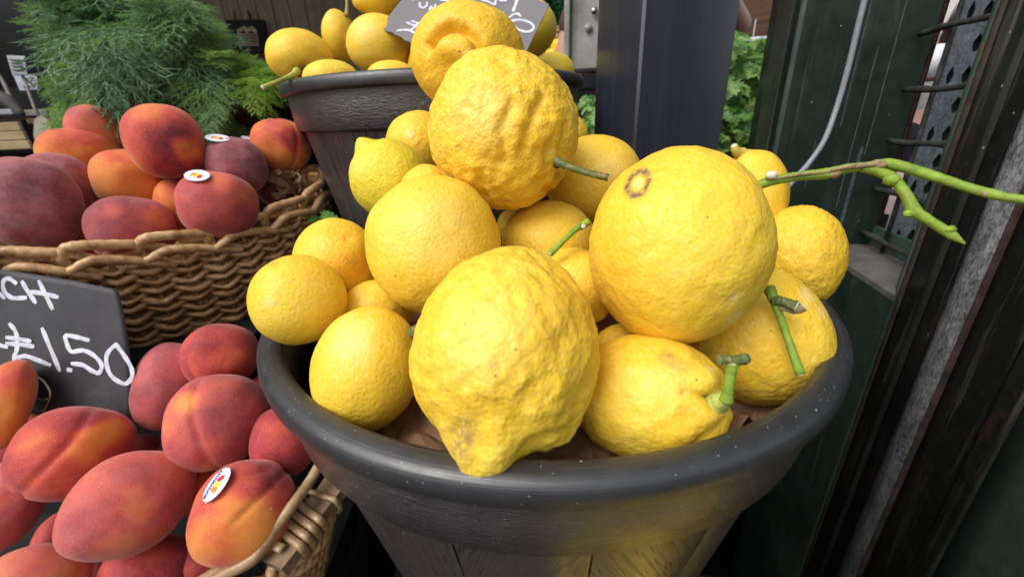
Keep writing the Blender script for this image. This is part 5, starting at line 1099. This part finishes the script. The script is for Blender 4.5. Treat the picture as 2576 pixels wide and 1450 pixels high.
def person(x, y, face, label, arm_r, arm_l, shirt, h=1.74, hem=.92, sleeves=True):
    t = thing('person', (x, y, 0), label, 'person'); cf, sf = math.cos(face), math.sin(face); k = h / 1.74
    def W(a, b, z): return np.array([x + (a * cf - b * sf) * k, y + (a * sf + b * cf) * k, z * k])   # a = right, b = forward
    nodes = [(W(0, 0, .95), .12, .08), (W(0, 0, 1.15), .11, .07), (W(0, 0, 1.35), .13, .08), (W(0, 0, 1.46), .09, .08), (W(0, .01, 1.53), .055, .055), (W(0, .03, 1.62), .078, .09), (W(0, .02, 1.71), .06, .075)]
    E = [(0, 1), (1, 2), (2, 3), (3, 4), (4, 5), (5, 6)]
    for sx in (-1, 1):
        i = len(nodes); nodes += [(W(.10 * sx, 0, .86), .085, .09), (W(.11 * sx, .02, .50), .055, .06), (W(.11 * sx, -.01, .12), .038, .045), (W(.115 * sx, .05, .035), .035, .03), (W(.12 * sx, .14, .03), .035, .022)]; E += [(0, i), (i, i + 1), (i + 1, i + 2), (i + 2, i + 3), (i + 3, i + 4)]
    arms = {}
    for sx, arm in ((1, arm_r), (-1, arm_l)):
        i = len(nodes); sh = W(.18 * sx, 0, 1.40); el = W(*arm[0]); wr_ = W(*arm[1]); d = unit(wr_ - el); nodes += [(sh, .052, .052), ((sh + el) / 2, .045, .045), (el, .038, .038), ((el + wr_) / 2, .034, .034), (wr_, .024, .028), (wr_ + d * .07, .035, .018)]
        E += [(2, i), (i, i + 1), (i + 1, i + 2), (i + 2, i + 3), (i + 3, i + 4), (i + 4, i + 5)]; pal_ = wr_ + d * .085; sdv = unit(np.cross(d, [0, 0, 1.]) + 1e-6)
        for q in range(4): j = len(nodes); b0 = pal_ + sdv * (.026 - .017 * q); nodes += [(b0, .009, .009), (b0 + d * .035 + np.array([0, 0, -.006]), .0085, .0085), (b0 + d * .055 + np.array([0, 0, -.025]), .007, .007)]; E += [(i + 5, j), (j, j + 1), (j + 1, j + 2)]
        j = len(nodes); nodes += [(wr_ + d * .045 + sdv * .032, .010, .010), (wr_ + d * .075 + sdv * .05, .009, .009)]; E += [(i + 5, j), (j, j + 1)]
        arms[sx] = (sh, el, wr_, d)
    skin_mesh('body', nodes, E, SKIN, t, 2)
    sn = [(W(0, 0, hem), .185, .135), (W(0, 0, 1.15), .165, .12), (W(0, 0, 1.35), .178, .125), (W(0, 0, 1.455), .10, .09)]; se = [(0, 1), (1, 2), (2, 3)]
    for sx in (1, -1):
        sh, el, wr_, d = arms[sx]; i = len(sn); end = el if not sleeves else (sh * .45 + el * .55); sn += [(sh, .066, .066), ((sh + end) / 2, .060, .060), (end, .058, .058)]; se += [(2, i), (i, i + 1), (i + 1, i + 2)]
    skin_mesh('shirt', sn, se, shirt, t, 2)
    tn = [(W(0, 0, 1.02), .165, .12), (W(0, 0, .86), .17, .125)]; te = [(0, 1)]
    for sx in (1, -1): i = len(tn); tn += [(W(.10 * sx, 0, .80), .095, .10), (W(.11 * sx, .02, .50), .072, .075), (W(.11 * sx, -.01, .10), .058, .062)]; te += [(1, i), (i, i + 1), (i + 1, i + 2)]
    skin_mesh('trousers', tn, te, TROUS, t, 2)
    hd = W(0, .02, 1.655)
    V, Fc = ico(3); V = V * np.array([.088, .102, .115]); keep = V[:, 2] > -.02; V2 = V + 0; V2 = V2 @ np.array([[cf, sf, 0], [-sf, cf, 0], [0, 0, 1]]); mk('hair', V2 + hd + np.array([0, 0, .035]) - np.array([-sf, cf, 0]) * .022, Fc, HAIR, t)
    for sx in (-1, 1): V, Fc = ico(2); mk('eye', V * .011 + W(.03 * sx, .105, 1.64), Fc, TROUS, t)
    V, Fc = ico(2); mk('nose', V * np.array([.012, .02, .02]) + W(0, .118, 1.61), Fc, SKIN, t)
    for sx in (-1, 1): V, Fc = ico(2); mk('ear', V * np.array([.012, .02, .03]) + W(.085 * sx, .02, 1.63), Fc, SKIN, t)
    V, Fc = ico(2); mk('mouth', V * np.array([.024, .008, .007]) + W(0, .112, 1.565), Fc, mat_plain('lips', (.35, .12, .10), .5), t)
    return t, arms
t_, arms_ = person(1.80, 1.90, math.radians(70), 'person in loose white shirt and dark trousers holding a white cup behind the mesh', ((.27, .05, 1.15), (.06, .28, 1.16)), ((-.28, .06, 1.15), (-.02, .32, 1.13)), SHIRT, hem=.925)
hp = PY(2342, 155, 1.60); V, Fc, uv = lathe([(0, -.05), (.028, -.05), (.036, .05), (.034, .05), (.026, -.045)], 24, tuple(hp)); mk('cup', V, Fc, WHITE, label='white cup held by the person behind the mesh', cat='cup')
person(.445, 1.50, math.radians(178), 'person in brown whose bare elbow shows beside the navy post', ((.26, -.02, 1.16), (.14, .24, 1.20)), ((-.325, -.03, 1.285), (-.12, .26, 1.33)), SHIRT_B, sleeves=True)
V, Fc = ico(3); V = V * np.array([.13, .09, .12]) * (1 + .2 * fbm(V * 3, 4, 2))[:, None] + PY(2228, 520, 1.3); mk('shopping_bag', V, Fc, mat_plain('pink_white_bag', (.42, .32, .31), .6, .3, .2, 8), label='crumpled pinkish shopping bag low behind the mesh', cat='bag')
